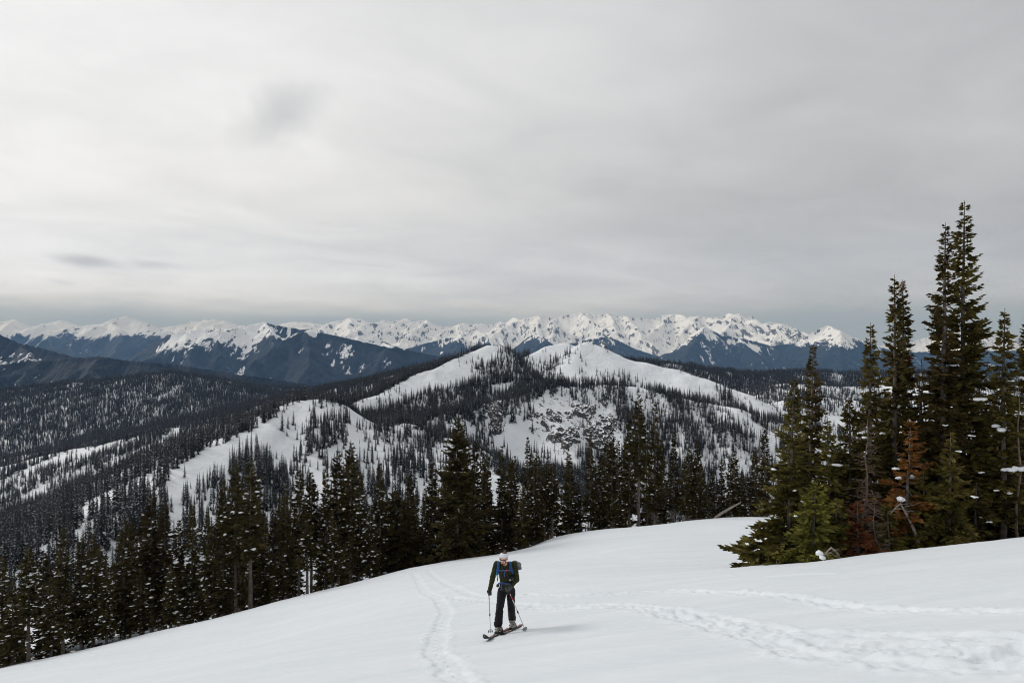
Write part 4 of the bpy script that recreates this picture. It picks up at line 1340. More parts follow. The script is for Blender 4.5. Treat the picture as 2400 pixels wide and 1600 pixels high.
setden(('G',), [(1330, 815), (1380, 811), (1489, 850), (1653, 887), (1700, 905), (1600, 900), (1480, 880), (1380, 866), (1340, 850)], 0.0)
setden(GG, [(1330, 872), (1420, 868), (1500, 885), (1560, 915), (1500, 930), (1360, 925)], 0.28, 0.6)
setden(GG, [(1600, 912), (1690, 905), (1760, 930), (1790, 990), (1740, 965), (1640, 938)], 0.30, 0.8)
setden(GG, [(1040, 995), (1120, 1000), (1280, 985), (1290, 1060), (1330, 1090), (1180, 1150), (1060, 1080)], 0.06, 0.35)
setden(GG, [(1250, 940), (1330, 930), (1420, 955), (1480, 1000), (1470, 1060), (1330, 1060), (1265, 1050)], 0.02, 0.15)
setden(GG, [(1440, 950), (1560, 935), (1740, 970), (1790, 1060), (1800, 1250), (1480, 1250), (1470, 1080)], 0.72, 1.7)
setden(GG, [(1330, 930), (1440, 925), (1450, 960), (1400, 960)], 0.4, 0.6)
crest_y = np.interp(PX, [q[0] for q in RIDGES['K'][0]], [q[1] for q in RIDGES['K'][0]])
bandk = isid(*KK) & (PX > 395) & (PX < 840) & (PY > crest_y - 2) & (PY < crest_y + np.interp(PX, [395, 480, 560, 640, 720, 840], [60, 66, 52, 40, 16, 10])) & (Yc_ < ykc + 3)
den = np.where(bandk, 0.015, den)
lm_ = in_poly(PX, PY, [(-300, 1270), (0, 1240), (200, 1218), (300, 1182), (396, 1112), (392, 1240), (385, 1345), (-300, 1500)]) & (Yc_ < 700)
den = np.where(lm_, 1.0, den)
op_ = in_poly(PX, PY, [(-300, 1100), (0, 1075), (130, 1050), (300, 1028), (480, 1000), (560, 1005), (440, 1080), (396, 1112), (300, 1182), (200, 1218), (0, 1240), (-300, 1270)])
den = np.where(op_ & (Yc_ > 560), 0.34 + 2.1 * clF + 0.5 * big, np.where(op_, 0.36 + 1.6 * clus, den))
acc = rs.random(len(den)) < den * np.where(Yc_ > 640, 1.0, 0.85)
hh = rs.uniform(5.5, 12.5, len(den)) * np.where(isid('F', 'FS', 'H'), 1.2, np.where(isid('F2'), 1.15, 1.0)) * np.where(clus < 0.0, 0.8, 1.05)
small = isid('K', 'KF', 'G') & (den < 0.3)
hh = np.where(small, hh * rs.uniform(0.35, 0.9, len(hh)), hh)
# keep only what the eye can reach: compare with the running sight line of the hills
ci = np.clip(((Uc_ + 1.05) / 2.1 * (len(um) - 1)).round().astype(int), 0, len(um) - 1)
ri = np.clip(np.searchsorted(ym, Yc_) - 1, 0, len(ym) - 1)
vis = (Zc_ + hh * 1.3 + 3) / Yc_ > VM[ci, ri]
nr_lim = 1240 + 0 * PX
sel = acc & vis & (PY < 1420)
X_, Y_, Z_, H_, PXs, PYs, IDs, DN = [a[sel] for a in (Xc_, Yc_, Zc_, hh, PX, PY, IDc, den)]
kind = rs.choice([0, 1, 2, 3, 4, 5], len(X_), p=[0.26, 0.2, 0.16, 0.18, 0.1, 0.1])
isJ = np.isin(IDs, [ID['J'], ID['G']]) & (PYs > 940)
kind = np.where(isJ & (PXs > 1290) & (rs.random(len(X_)) < 0.5), 6, kind)
kind = np.where(np.isin(IDs, [ID['F'], ID['FS'], ID['H'], ID['F2']]) & (kind == 4), 3, kind)
kind = np.where((IDs == ID['K']) & (rs.random(len(X_)) < 0.3), 4, kind)
kind = np.where((H_ < 4.5) & (rs.random(len(X_)) < 0.5), 7, kind)
# individuals: the ones on the open knoll that show largest
app = H_ / Y_
topl = np.interp(PXs, tops[:, 0], tops[:, 1])
cand = np.where((np.isin(IDs, [ID['K'], ID['KF']])) & (PYs < topl - 12) & (PXs > 380) & (PXs < 1000) & (Y_ < 560))[0]
room = 300 - (len([e for e in bpy.data.objects if e.parent is None and e.name.startswith('fir_tree')]))
cand = cand[np.argsort(-app[cand])][:max(0, room)]
KLAB = {0: 'small dark fir', 1: 'small snow dusted fir', 2: 'small bushy dark fir', 3: 'small thin dark fir', 4: 'small fir white with snow', 5: 'small bare stemmed fir', 6: 'small dead fir', 7: 'tiny squat fir'}
for i in cand:
    o = obj('fir_tree', FARP[kind[i]], None, (X_[i], Y_[i], Z_[i] - 0.2))
    o.scale = (H_[i] * rs.uniform(0.85, 1.2),) * 2 + (H_[i],)
    o.rotation_euler = (0, 0, rs.uniform(0, 6.28))
    lab = KLAB[int(kind[i])] + (' near the crest of' if PYs[i] < 1010 else (' halfway down' if PYs[i] < 1065 else ' near the foot of')) + (' the snowy knoll' if PXs[i] > 640 else ' the spur running up to the knoll')
    tag(o, lab, 'tree', lab)
rest = np.setdiff1d(np.arange(len(X_)), cand)
print('far trees', len(X_), 'individual', len(cand), 'room', room)

protocol = bpy.data.collections.new('far_fir_shapes')
for i, me in enumerate(FARP):
    protocol.objects.link(bpy.data.objects.new('far_fir_shape_%d' % i, me))


def gn_group():
    g = bpy.data.node_groups.new('scatter_firs', 'GeometryNodeTree')
    g.interface.new_socket('Geometry', in_out='INPUT', socket_type='NodeSocketGeometry')
    g.interface.new_socket('Geometry', in_out='OUTPUT', socket_type='NodeSocketGeometry')
    gi = g.nodes.new('NodeGroupInput'); go = g.nodes.new('NodeGroupOutput')
    ip = g.nodes.new('GeometryNodeInstanceOnPoints')
    ci_ = g.nodes.new('GeometryNodeCollectionInfo')
    ci_.inputs['Collection'].default_value = protocol
    ci_.inputs['Separate Children'].default_value = True
    ci_.inputs['Reset Children'].default_value = True
    def attr(nm, t):
        n = g.nodes.new('GeometryNodeInputNamedAttribute')
        n.data_type = t
        n.inputs['Name'].default_value = nm
        return n.outputs['Attribute']
    g.links.new(gi.outputs[0], ip.inputs['Points'])
    g.links.new(ci_.outputs[0], ip.inputs['Instance'])
    ip.inputs['Pick Instance'].default_value = True
    g.links.new(attr('kind', 'INT'), ip.inputs['Instance Index'])
    cx = g.nodes.new('ShaderNodeCombineXYZ')
    g.links.new(attr('rot', 'FLOAT'), cx.inputs[2])
    e2r = g.nodes.new('FunctionNodeEulerToRotation')
    g.links.new(cx.outputs[0], e2r.inputs[0])
    g.links.new(e2r.outputs[0], ip.inputs['Rotation'])
    cs = g.nodes.new('ShaderNodeCombineXYZ')
    a1, a2 = attr('wide', 'FLOAT'), attr('tall', 'FLOAT')
    g.links.new(a1, cs.inputs[0]); g.links.new(a1, cs.inputs[1]); g.links.new(a2, cs.inputs[2])
    g.links.new(cs.outputs[0], ip.inputs['Scale'])
    g.links.new(ip.outputs[0], go.inputs[0])
    return g


GN = gn_group()


def forest(name, label, idx):
    me = bpy.data.meshes.new(name)
    me.vertices.add(len(idx))
    me.vertices.foreach_set('co', np.stack([X_[idx], Y_[idx], Z_[idx] - 0.25], -1).astype(np.float32).ravel())
    for nm, tp_, arr in (('kind', 'INT', kind[idx].astype(np.int32)), ('rot', 'FLOAT', rs.uniform(0, 6.28, len(idx)).astype(np.float32)), ('wide', 'FLOAT', (H_[idx] * rs.uniform(0.8, 1.25, len(idx)) * np.where(np.isin(IDs[idx], [ID['F'], ID['FS'], ID['H'], ID['F2']]), 1.4, 1.32)).astype(np.float32)), ('tall', 'FLOAT', H_[idx].astype(np.float32))):
        at = me.attributes.new(nm, tp_, 'POINT')
        at.data.foreach_set('value', arr)
    o_ = obj(name, me)
    md = o_.modifiers.new('scatter', 'NODES')
    md.node_group = GN
    tag(o_, label, kind='stuff')


farF = np.isin(IDs[rest], [ID[k] for k in ('F', 'F2', 'FS')])
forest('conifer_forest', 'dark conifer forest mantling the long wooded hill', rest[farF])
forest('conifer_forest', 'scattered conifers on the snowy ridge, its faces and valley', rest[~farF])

# ------------------------------------------------------------------ crags on the ridge face
def crag(px0, py0, px1, py1, Yd, seed, label, tilt=0.4):
    """rock patch pushing out through the snow of the slope it sits on"""
    rg = np.random.default_rng(seed)
    n, m = 56, 44
    uu = np.linspace(0, 1, n); vv = np.linspace(0, 1, m)
    U, V = np.meshgrid(uu, vv, indexing='ij')
    # find the slope under the patch's pixels
    def ray(px_, py_):
        Yr = np.linspace(350, 1000, 500)
        u_, v_ = (px_ - 1200) / F, (800 - py_) / F
        g_ = z_mid(u_ * Yr, Yr) - v_ * Yr
        k_ = np.argmax(g_ > 0)
        return np.array([u_ * Yr[k_], Yr[k_]])
    q = [ray(px0, py1), ray(px1, py1), ray(px1, py0), ray(px0, py0)]
    XY = ((1 - U) * (1 - V))[..., None] * q[0] + (U * (1 - V))[..., None] * q[1] + (U * V)[..., None] * q[2] + ((1 - U) * V)[..., None] * q[3]
    X, Y = XY[..., 0], XY[..., 1]
    Z = z_mid(X.ravel(), Y.ravel()).reshape(X.shape)
    er = np.hypot((U - 0.5) * 2, (V - 0.5) * 2) + 0.9 * fbm(U * 2.6 + seed + V * 1.2, V * 2.2, 4, seed, 0.6)
    fall = 1 - sstep(er, 0.35, 0.85)
    fall *= 1 - sstep(np.maximum(np.abs(U - 0.5), np.abs(V - 0.5)), 0.42, 0.5)
    r = ridged(X / 9 + tilt * Z / 9, Y / 14 + Z / 12, 5, seed, 0.62)
    h = (r * 6.0 + 3.0 * fbm(X / 18, Y / 18, 3, seed + 2) + 0.2) * fall - 2.2 * (1 - fall)
    X2 = X + 0.15 * h; Y2 = Y - 0.75 * h; Z2 = Z + 0.65 * h
    c = np.array([X.mean(), Y.mean(), Z.min()])
    o_ = obj('rock_crag', mesh_np('rock_crag', np.stack([X2, Y2, Z2], -1) - c, grid_faces(n, m)[:, ::-1], [M_ROCK], smooth=False), None, tuple(c))
    tag(o_, label, 'crag', 'rock crags on the ridge face')


crag(1250, 948, 1325, 1022, 650, 801, 'dark blocky crag at the foot of the wooded gully')
crag(1305, 922, 1408, 1005, 680, 802, 'slanting rock rib cutting down the ridge face')
crag(1272, 1008, 1372, 1068, 640, 803, 'lowest rounded rock outcrop above the open snow bowl')
crag(1345, 968, 1475, 1048, 660, 804, 'widest snow streaked crag beside the slanting rock rib')
crag(1115, 945, 1200, 1025, 640, 805, 'small broken crag under the wooded peak')
crag(1395, 925, 1440, 960, 720, 806, 'small rock step high on the ridge face')

# ------------------------------------------------------------------ the skier
M_SKIN = simple('skin', (0.66, 0.37, 0.27), 0.5, 0.10, 30.0, 0.35)
M_HAIR = simple('brown_hair', (0.10, 0.045, 0.02), 0.7, 0.3, 60.0)
M_BAND = simple('white_headband', (0.72, 0.72, 0.80), 0.8, 0.06, 40.0)
M_SWEAT = simple('olive_wool', (0.030, 0.034, 0.013), 0.9, 0.25, 14.0, 0.15)
M_PANT = simple('black_trousers', (0.009, 0.008, 0.010), 0.75, 0.35, 9.0, 0.25)
M_GLOVE = simple('black_leather', (0.018, 0.018, 0.019), 0.6, 0.3, 30.0)
M_GLOVE2 = simple('grey_palm_leather', (0.055, 0.055, 0.058), 0.65, 0.2, 30.0)
M_BOOT = simple('grey_boot_shell', (0.24, 0.225, 0.20), 0.45, 0.15, 20.0)
M_RUBBER = simple('black_rubber', (0.012, 0.012, 0.012), 0.6, 0.2, 20.0)
M_LENS = simple('dark_lens', (0.02, 0.024, 0.03), 0.12, 0.1, 5.0, 0.6)
M_BLUE = simple('blue_webbing', (0.014, 0.062, 0.20), 0.7, 0.15, 30.0)
M_LBLUE = simple('pale_blue_webbing', (0.045, 0.085, 0.26), 0.7, 0.15, 30.0)
M_TEAL = simple('teal_webbing', (0.03, 0.22, 0.36), 0.7, 0.15, 30.0)
M_RED = simple('red_plastic', (0.50, 0.03, 0.05), 0.45, 0.1, 20.0)
M_PACK = simple('grey_pack_cloth', (0.20, 0.205, 0.215), 0.8, 0.35, 9.0)
M_BLACK = simple('black_plastic', (0.01, 0.01, 0.011), 0.4, 0.2, 20.0, 0.5)
M_ALU = simple('brushed_aluminium', (0.45, 0.44, 0.44), 0.35, 0.1, 20.0, 0.5, 0.6)
M_WHITEPOLE = simple('white_pole_paint', (0.62, 0.58, 0.58), 0.4, 0.1, 20.0)
M_TOP = simple('ski_topsheet', (0.34, 0.335, 0.29), 0.4, 0.18, 8.0)
M_MAROON = simple('ski_maroon', (0.16, 0.03, 0.035), 0.4, 0.2, 8.0)
M_RIM = simple('aqua_strap', (0.05, 0.30, 0.30), 0.6, 0.1, 20.0)


def ellipsoid(c, r, rot=None, n=16):
    th_, ph_ = np.meshgrid(np.linspace(0, np.pi, n // 2 + 1), np.linspace(0, 2 * np.pi, n, endpoint=False), indexing='ij')
    v = np.stack([np.sin(th_) * np.cos(ph_), np.sin(th_) * np.sin(ph_), np.cos(th_)], -1).reshape(-1, 3) * np.asarray(r)
    if rot is not None:
        v = v @ np.array(Matrix(rot).to_3x3()).T
    f = []
    for i in range(n // 2):
        for j in range(n):
            a, b = i * n + j, i * n + (j + 1) % n
            f += [(a, a + n, b + n), (a, b + n, b)]
    return v + np.asarray(c), np.array(f)


def capsule(a, b, ra, rb, n=12):
    a, b = np.asarray(a, float), np.asarray(b, float)
    d = (b - a) / (np.linalg.norm(b - a) + 1e-9)
    pts, rad = [], []
    for t in np.linspace(-1, 0, 5)[:-1]:
        pts.append(a + d * ra * t); rad.append(ra * math.sqrt(max(0, 1 - t * t)) + 1e-4)
    for t in np.linspace(0, 1, 5):
        pts.append(a + (b - a) * t); rad.append(ra + (rb - ra) * t)
    for t in np.linspace(0, 1, 5)[1:]:
        pts.append(b + d * rb * t); rad.append(rb * math.sqrt(max(0, 1 - t * t)) + 1e-4)
    return tube(pts, rad, n)


def blob(name, pieces, vox, mats, parent, origin, smooth_it=4, fold=0.0, seed=1, trim=None):
    """fuse overlapping volumes into one continuous skin"""
    a = Acc()
    for v, f in pieces:
        a.add(np.asarray(v) - origin, f)
    me = a.mesh(name + '_src', mats)
    o_ = bpy.data.objects.new('tmp', me)
    COL.objects.link(o_)
    rm = o_.modifiers.new('r', 'REMESH'); rm.mode = 'VOXEL'; rm.voxel_size = vox; rm.use_smooth_shade = True
    sm = o_.modifiers.new('s', 'SMOOTH'); sm.factor = 0.5; sm.iterations = smooth_it
    dg = bpy.context.evaluated_depsgraph_get()
    m2 = bpy.data.meshes.new_from_object(o_.evaluated_get(dg))
    bpy.data.objects.remove(o_)
    m2.name = name
    m2.materials.clear()
    for m_ in mats:
        m2.materials.append(m_)
    if fold:
        n = len(m2.vertices)
        co = np.zeros(n * 3, np.float32); m2.vertices.foreach_get('co', co); co = co.reshape(-1, 3)
        no = np.zeros(n * 3, np.float32); m2.vertices.foreach_get('normal', no); no = no.reshape(-1, 3)
        w_ = ridged(co[:, 0] * 9 + co[:, 2] * 5, co[:, 2] * 13 + co[:, 1] * 9, 3, seed) - 0.3
        co += no * (fold * w_)[:, None]
        m2.vertices.foreach_set('co', co.ravel())
    m2.polygons.foreach_set('use_smooth', np.ones(len(m2.polygons), bool))
    m2.update()
    return obj(name, m2, parent)


def part(name, pieces, mats, parent, origin, smooth=True):
    a = Acc()
    for k, pc in enumerate(pieces):
        a.add(np.asarray(pc[0]) - origin, pc[1], pc[2] if len(pc) > 2 else 0)
    return obj(name, a.mesh(name, mats, smooth), parent)


def ribbon(pts, width, thick, wdir):
    """a flat strap along points; wdir: direction(s) of its width"""
    pts = np.asarray(pts, float)
    wd = np.broadcast_to(np.asarray(wdir, float), pts.shape).copy()
    tan = np.gradient(pts, axis=0); tan /= np.linalg.norm(tan, axis=1)[:, None] + 1e-9
    wd -= tan * (wd * tan).sum(1)[:, None]; wd /= np.linalg.norm(wd, axis=1)[:, None] + 1e-9
    nn = np.cross(tan, wd)
    hw, ht = width / 2, thick / 2
    ring = np.stack([pts + wd * hw + nn * ht, pts - wd * hw + nn * ht, pts - wd * hw - nn * ht, pts + wd * hw - nn * ht], 1).reshape(-1, 3)
    f = []
    for i in range(len(pts) - 1):
        for j in range(4):
            a, b = i * 4 + j, i * 4 + (j + 1) % 4
            f += [(a, b, b + 4), (a, b + 4, a + 4)]
    e = (len(pts) - 1) * 4
    f += [(0, 2, 1), (0, 3, 2), (e, e + 1, e + 2), (e, e + 2, e + 3)]
    return ring, np.array(f)


def boxp(c, sx, sy, sz, rot=None):
    v = np.array([(x_, y_, z_) for x_ in (-1, 1) for y_ in (-1, 1) for z_ in (-1, 1)], float) * np.array([sx, sy, sz]) / 2
    if rot is not None:
        v = v @ np.array(Matrix(rot).to_3x3()).T
    f = [(0, 1, 3), (0, 3, 2), (4, 6, 7), (4, 7, 5), (0, 4, 5), (0, 5, 1), (2, 3, 7), (2, 7, 6), (0, 2, 6), (0, 6, 4), (1, 5, 7), (1, 7, 3)]
    return v + np.asarray(c), np.array(f)


# skis lie on the snow; their directions come from where tips and tails touch the slope
def surf(x, y):
    return np.array([x, y, float(z_near(np.array([x]), np.array([y]))[0])])


fa = hit(1169, 1487)      # foot on the leading ski
fb = hit(1202, 1476)      # foot on the trailing ski
tipA = hit(1140, 1501)
dirA = tipA - fa; dirA /= np.linalg.norm(dirA)
dirB = dirA.copy()
SKI_TIP, SKI_TAIL = 0.95, 0.72


def ground_normal(p):
    e = 0.4
    zx = (z_base(np.array([p[0] + e]), np.array([p[1]]))[0] - z_base(np.array([p[0] - e]), np.array([p[1]]))[0]) / (2 * e)
    zy = (z_base(np.array([p[0]]), np.array([p[1] + e]))[0] - z_base(np.array([p[0]]), np.array([p[1] - e]))[0]) / (2 * e)
    n = np.array([-zx, -zy, 1.0])
    return n / np.linalg.norm(n)


def make_ski(foot, d, label):
    nrm = ground_normal(foot)
    d = d - nrm * (d @ nrm); d /= np.linalg.norm(d)
    s = np.cross(nrm, d)
    base = np.array([foot[0], foot[1], surf(foot[0], foot[1])[2]]) + nrm * 0.022
    st = np.array([-SKI_TAIL, -0.66, -0.45, -0.2, 0.0, 0.25, 0.5, 0.68, 0.78, 0.85, 0.90, 0.935, 0.96])
    wd = np.array([0.085, 0.105, 0.100, 0.090, 0.086, 0.090, 0.102, 0.116, 0.120, 0.114, 0.095, 0.065, 0.020])
    up = np.array([0.012, 0.0, 0, 0.004, 0.008, 0.004, 0, 0.004, 0.018, 0.042, 0.068, 0.092, 0.11])
    c = base + d * st[:, None] + nrm * up[:, None]
    hw = wd[:, None] / 2
    t_ = 0.011
    ring = np.stack([c + s * hw + nrm * t_ * 0.5, c - s * hw + nrm * t_ * 0.5, c - s * hw * 0.97 - nrm * t_, c + s * hw * 0.97 - nrm * t_], 1).reshape(-1, 3)
    f, m = [], []
    for i in range(len(st) - 1):
        for j in range(4):
            a, b = i * 4 + j, i * 4 + (j + 1) % 4
            mm = 1 if j != 0 else (1 if st[i] > 0.74 else (2 if st[i] < -0.44 else 0))
            f += [(a, b, b + 4), (a, b + 4, a + 4)]; m += [mm, mm]
    e = (len(st) - 1) * 4
    f += [(0, 2, 1), (0, 3, 2), (e, e + 1, e + 2), (e, e + 2, e + 3)]; m += [1] * 4
    root = empty('ski', tuple(base))
    tag(root, label, 'ski', 'pair of touring skis')
    obj('blade', mesh_np('blade', ring - base, f, [M_TOP, M_RUBBER, M_MAROON], m, smooth=False), root)
    mk = ribbon(base + d * np.array([0.35, 0.5, 0.66])[:, None] + s * 0.03 + nrm * 0.014, 0.02, 0.003, s)
    part('stripe', [mk, ribbon(base + d * np.array([-0.1, 0.1, 0.32])[:, None] - s * 0.03 + nrm * 0.016, 0.014, 0.003, s)], [M_MAROON], root, base)
    rot = Matrix((tuple(d), tuple(s), tuple(nrm))).transposed().to_4x4()
    part('toe_binding', [boxp(base + d * 0.13 + nrm * 0.03, 0.09, 0.075, 0.04, rot)], [M_BLACK], root, base, False)
    part('heel_binding', [boxp(base - d * 0.20 + nrm * 0.035, 0.10, 0.06, 0.05, rot), boxp(base - d * 0.22 + nrm * 0.075, 0.03, 0.05, 0.05, rot)], [M_BLACK], root, base, False)
    tp_ = base + d * 0.93 + nrm * 0.085
    part('tip_clip', [ellipsoid(tp_, (0.02, 0.02, 0.012))], [M_ALU], root, base)
    return base, d, s, nrm


bA, dA, sA, nA = make_ski(fa, dirA, 'leading touring ski under the bent front leg, upturned black tip')
bB, dB, sB, nB = make_ski(fb, dirB, 'trailing touring ski half a stride behind the other')

# joints from the photograph, each with its own depth
Yb = 0.5 * (fa[1] + fb[1])
J = dict(
    head=P(1180.5, 1308, Yb - 0.36), neck=P(1183, 1322, Yb - 0.27), chest=P(1184.5, 1334, Yb - 0.22), belly=P(1186, 1356, Yb - 0.10), pelvis=P(1187, 1379, Yb - 0.02),
    sL=P(1165, 1322, Yb - 0.26), eL=P(1155, 1352, Yb - 0.30), hL=P(1147.5, 1383, Yb - 0.42),
    sR=P(1204, 1323, Yb - 0.18), eR=P(1210, 1357, Yb - 0.20), hR=P(1194, 1378, Yb - 0.48),
    hipL=P(1177, 1384, Yb - 0.04), kL=P(1171, 1428, Yb - 0.22), aL=np.array(bA) + nA * 0.13 - dA * 0.02,
    hipR=P(1197, 1384, Yb + 0.02), kR=P(1198.5, 1425, Yb + 0.06), aR=np.array(bB) + nB * 0.13 - dB * 0.02,
)
ORG = np.array([0.5 * (fa[0] + fb[0]), Yb, 0.5 * (bA[2] + bB[2])])
person = None
look = Vector((-0.28, -0.93, -0.16)).normalized()
hz_ = Vector((0.05, -0.16, 0.98)).normalized()
hx = np.array(look.cross(hz_).normalized())          # picture-left to right across the face
hz_ = np.array(Vector(hx).cross(look).normalized())
hy = np.array(look)
if hz_[2] < 0:
    hz_ = -hz_
HR = Matrix((tuple(hx), tuple(hy), tuple(hz_))).transposed()
hc = J['head']


def hp(x_, y_, z_):
    return hc + hx * x_ + hy * y_ + hz_ * z_


pb = [ellipsoid(hp(0, -0.01, 0.035), (0.074, 0.094, 0.088), HR), ellipsoid(hp(0, 0.022, -0.05), (0.055, 0.062, 0.07), HR), ellipsoid(hp(0, 0.055, -0.095), (0.030, 0.026, 0.022), HR),
      capsule(hp(0, 0.085, 0.010), hp(0, 0.108, -0.030), 0.011, 0.016), ellipsoid(hp(0, 0.078, -0.062), (0.024, 0.014, 0.011), HR), ellipsoid(hp(0, 0.075, 0.022), (0.05, 0.02, 0.014), HR),
      ellipsoid(hp(0.077, -0.015, -0.01), (0.012, 0.024, 0.034), HR), ellipsoid(hp(-0.077, -0.015, -0.01), (0.012, 0.024, 0.034), HR),
      capsule(hp(0, -0.02, -0.06), J['neck'], 0.055, 0.06), capsule(J['neck'], J['chest'], 0.062, 0.11),
      capsule(J['chest'], J['belly'], 0.125, 0.115), capsule(J['belly'], J['pelvis'], 0.115, 0.12),
      capsule(J['chest'], J['sL'], 0.09, 0.055), capsule(J['chest'], J['sR'], 0.09, 0.055),
      capsule(J['sL'], J['eL'], 0.05, 0.038), capsule(J['eL'], J['hL'], 0.038, 0.026), capsule(J['sR'], J['eR'], 0.05, 0.038), capsule(J['eR'], J['hR'], 0.038, 0.026),
      capsule(J['pelvis'], J['hipL'], 0.11, 0.08), capsule(J['pelvis'], J['hipR'], 0.11, 0.08),
      capsule(J['hipL'], J['kL'], 0.075, 0.052), capsule(J['kL'], J['aL'], 0.052, 0.036), capsule(J['hipR'], J['kR'], 0.075, 0.052), capsule(J['kR'], J['aR'], 0.052, 0.036)]
person = blob('person', pb, 0.011, [M_SKIN], None, ORG, 2)
person.location = tuple(ORG)
tag(person, 'skier in olive sweater, black trousers and white headband climbing on touring skis', 'person')

# clothes
tor = [capsule(J['chest'] + np.array([0, 0, 0.02]), J['belly'], 0.150, 0.140), capsule(J['belly'], J['pelvis'] + np.array([0, 0, 0.05]), 0.142, 0.145), capsule(P(1183.5, 1325, Yb - 0.25), J['chest'], 0.075, 0.14),
       capsule(P(1177, 1334, Yb - 0.30), P(1191, 1335, Yb - 0.28), 0.105, 0.105), capsule(P(1173, 1326, Yb - 0.26), P(1194, 1327, Yb - 0.22), 0.075, 0.075),
       capsule(J['sL'], J['eL'], 0.078, 0.060), capsule(J['eL'], J['hL'] + (J['eL'] - J['hL']) * 0.10, 0.060, 0.044), capsule(J['sR'], J['eR'], 0.084, 0.070), capsule(J['eR'], J['hR'] + (J['eR'] - J['hR']) * 0.16, 0.060, 0.044)]
blob('sweater', tor, 0.012, [M_SWEAT], person, ORG, 3, 0.010, 4)
legs = [ellipsoid(J['pelvis'] + np.array([0, 0, 0.01]), (0.165, 0.125, 0.13)), capsule(J['hipL'], J['kL'], 0.100, 0.078), capsule(J['kL'], J['aL'] + np.array([0, 0.0, 0.06]), 0.080, 0.088), capsule(J['hipR'], J['kR'], 0.100, 0.078),
        capsule(J['kR'], J['aR'] + np.array([0, 0, 0.10]), 0.080, 0.086), capsule(J['kL'] + (J['aL'] - J['kL']) * 0.6, J['aL'] + np.array([0, 0.03, 0.05]), 0.082, 0.094)]
blob('trousers', legs, 0.012, [M_PANT], person, ORG, 3, 0.014, 9)
blob('headband', [ellipsoid(hp(0, 0.004, 0.082), (0.087, 0.099, 0.042), HR), ellipsoid(hp(0, 0.005, 0.068), (0.087, 0.102, 0.036), HR)], 0.007, [M_BAND], person, ORG, 2)
blob('hair', [ellipsoid(hp(0, -0.018, 0.070), (0.075, 0.090, 0.060), HR), ellipsoid(hp(0, -0.06, 0.02), (0.07, 0.055, 0.075), HR)], 0.007, [M_HAIR], person, ORG, 1, 0.004, 3)
blob('beard', [ellipsoid(hp(0, 0.034, -0.098), (0.042, 0.044, 0.022), HR), ellipsoid(hp(0.047, 0.010, -0.066), (0.012, 0.034, 0.030), HR), ellipsoid(hp(-0.047, 0.010, -0.066), (0.012, 0.034, 0.030), HR), capsule(hp(-0.026, 0.080, -0.050), hp(0.026, 0.080, -0.050), 0.007, 0.007),
      ellipsoid(hp(0, 0.066, -0.094), (0.026, 0.02, 0.016), HR)], 0.005, [M_HAIR], person, ORG, 1, 0.003, 5)
part('mouth', [ellipsoid(hp(0, 0.090, -0.064), (0.020, 0.006, 0.006), HR)], [simple('lips', (0.36, 0.10, 0.09), 0.5, 0.05, 10.0)], person, ORG)
sg = part('sunglasses', [ellipsoid(hp(-0.036, 0.083, 0.004), (0.033, 0.014, 0.017), HR), ellipsoid(hp(0.036, 0.083, 0.004), (0.033, 0.014, 0.017), HR), capsule(hp(-0.012, 0.092, 0.010), hp(0.012, 0.092, 0.010), 0.006, 0.006),
                   (*capsule(hp(-0.068, 0.075, 0.010), hp(-0.082, -0.01, 0.008), 0.005, 0.004), 1), (*capsule(hp(0.068, 0.075, 0.010), hp(0.082, -0.01, 0.008), 0.005, 0.004), 1)], [M_LENS, M_BLACK], person, ORG)
part('retainer_cord', [tube([hp(0.082, -0.01, 0.008), hp(0.10, -0.035, -0.02), hp(0.098, -0.05, -0.06), hp(0.07, -0.06, -0.085)], [0.005] * 4, 6)], [M_RIM], person, ORG)


def glove(wrist, fore, poleaxis, name_mats, side):
    """palm, four unequal fingers curled round the grip and a thumb closing from the side"""
    ax = poleaxis / np.linalg.norm(poleaxis)
    fo = fore / np.linalg.norm(fore)
    c = wrist + fo * 0.06
    o1 = np.cross(ax, fo); o1 /= np.linalg.norm(o1)
    f2 = np.cross(o1, ax)
    pc = [capsule(wrist - fo * 0.045, c, 0.044, 0.046), ellipsoid(c, (0.050, 0.050, 0.052))]
    for k, ln in enumerate((0.92, 1.0, 0.95, 0.8)):
        h = 0.036 - 0.024 * k
        p0 = c + ax * h + o1 * side * 0.040
        p1 = p0 + f2 * 0.040 * ln + o1 * side * 0.012
        p2 = p1 + f2 * 0.012 - o1 * side * 0.040 * ln
        p3 = p2 - f2 * 0.030 * ln - o1 * side * 0.008
        pc += [capsule(p0, p1, 0.0135, 0.013), capsule(p1, p2, 0.013, 0.0125), capsule(p2, p3, 0.0125, 0.011)]
    t0 = c + ax * 0.02 - o1 * side * 0.035
    t1 = t0 + ax * 0.035 + f2 * 0.025
    pc += [capsule(t0, t1, 0.016, 0.014), capsule(t1, t1 + f2 * 0.018 + o1 * side * 0.022, 0.014, 0.012)]
    g_ = blob('glove', pc, 0.006, name_mats, person, ORG, 1)
    return c + f2 * 0.030


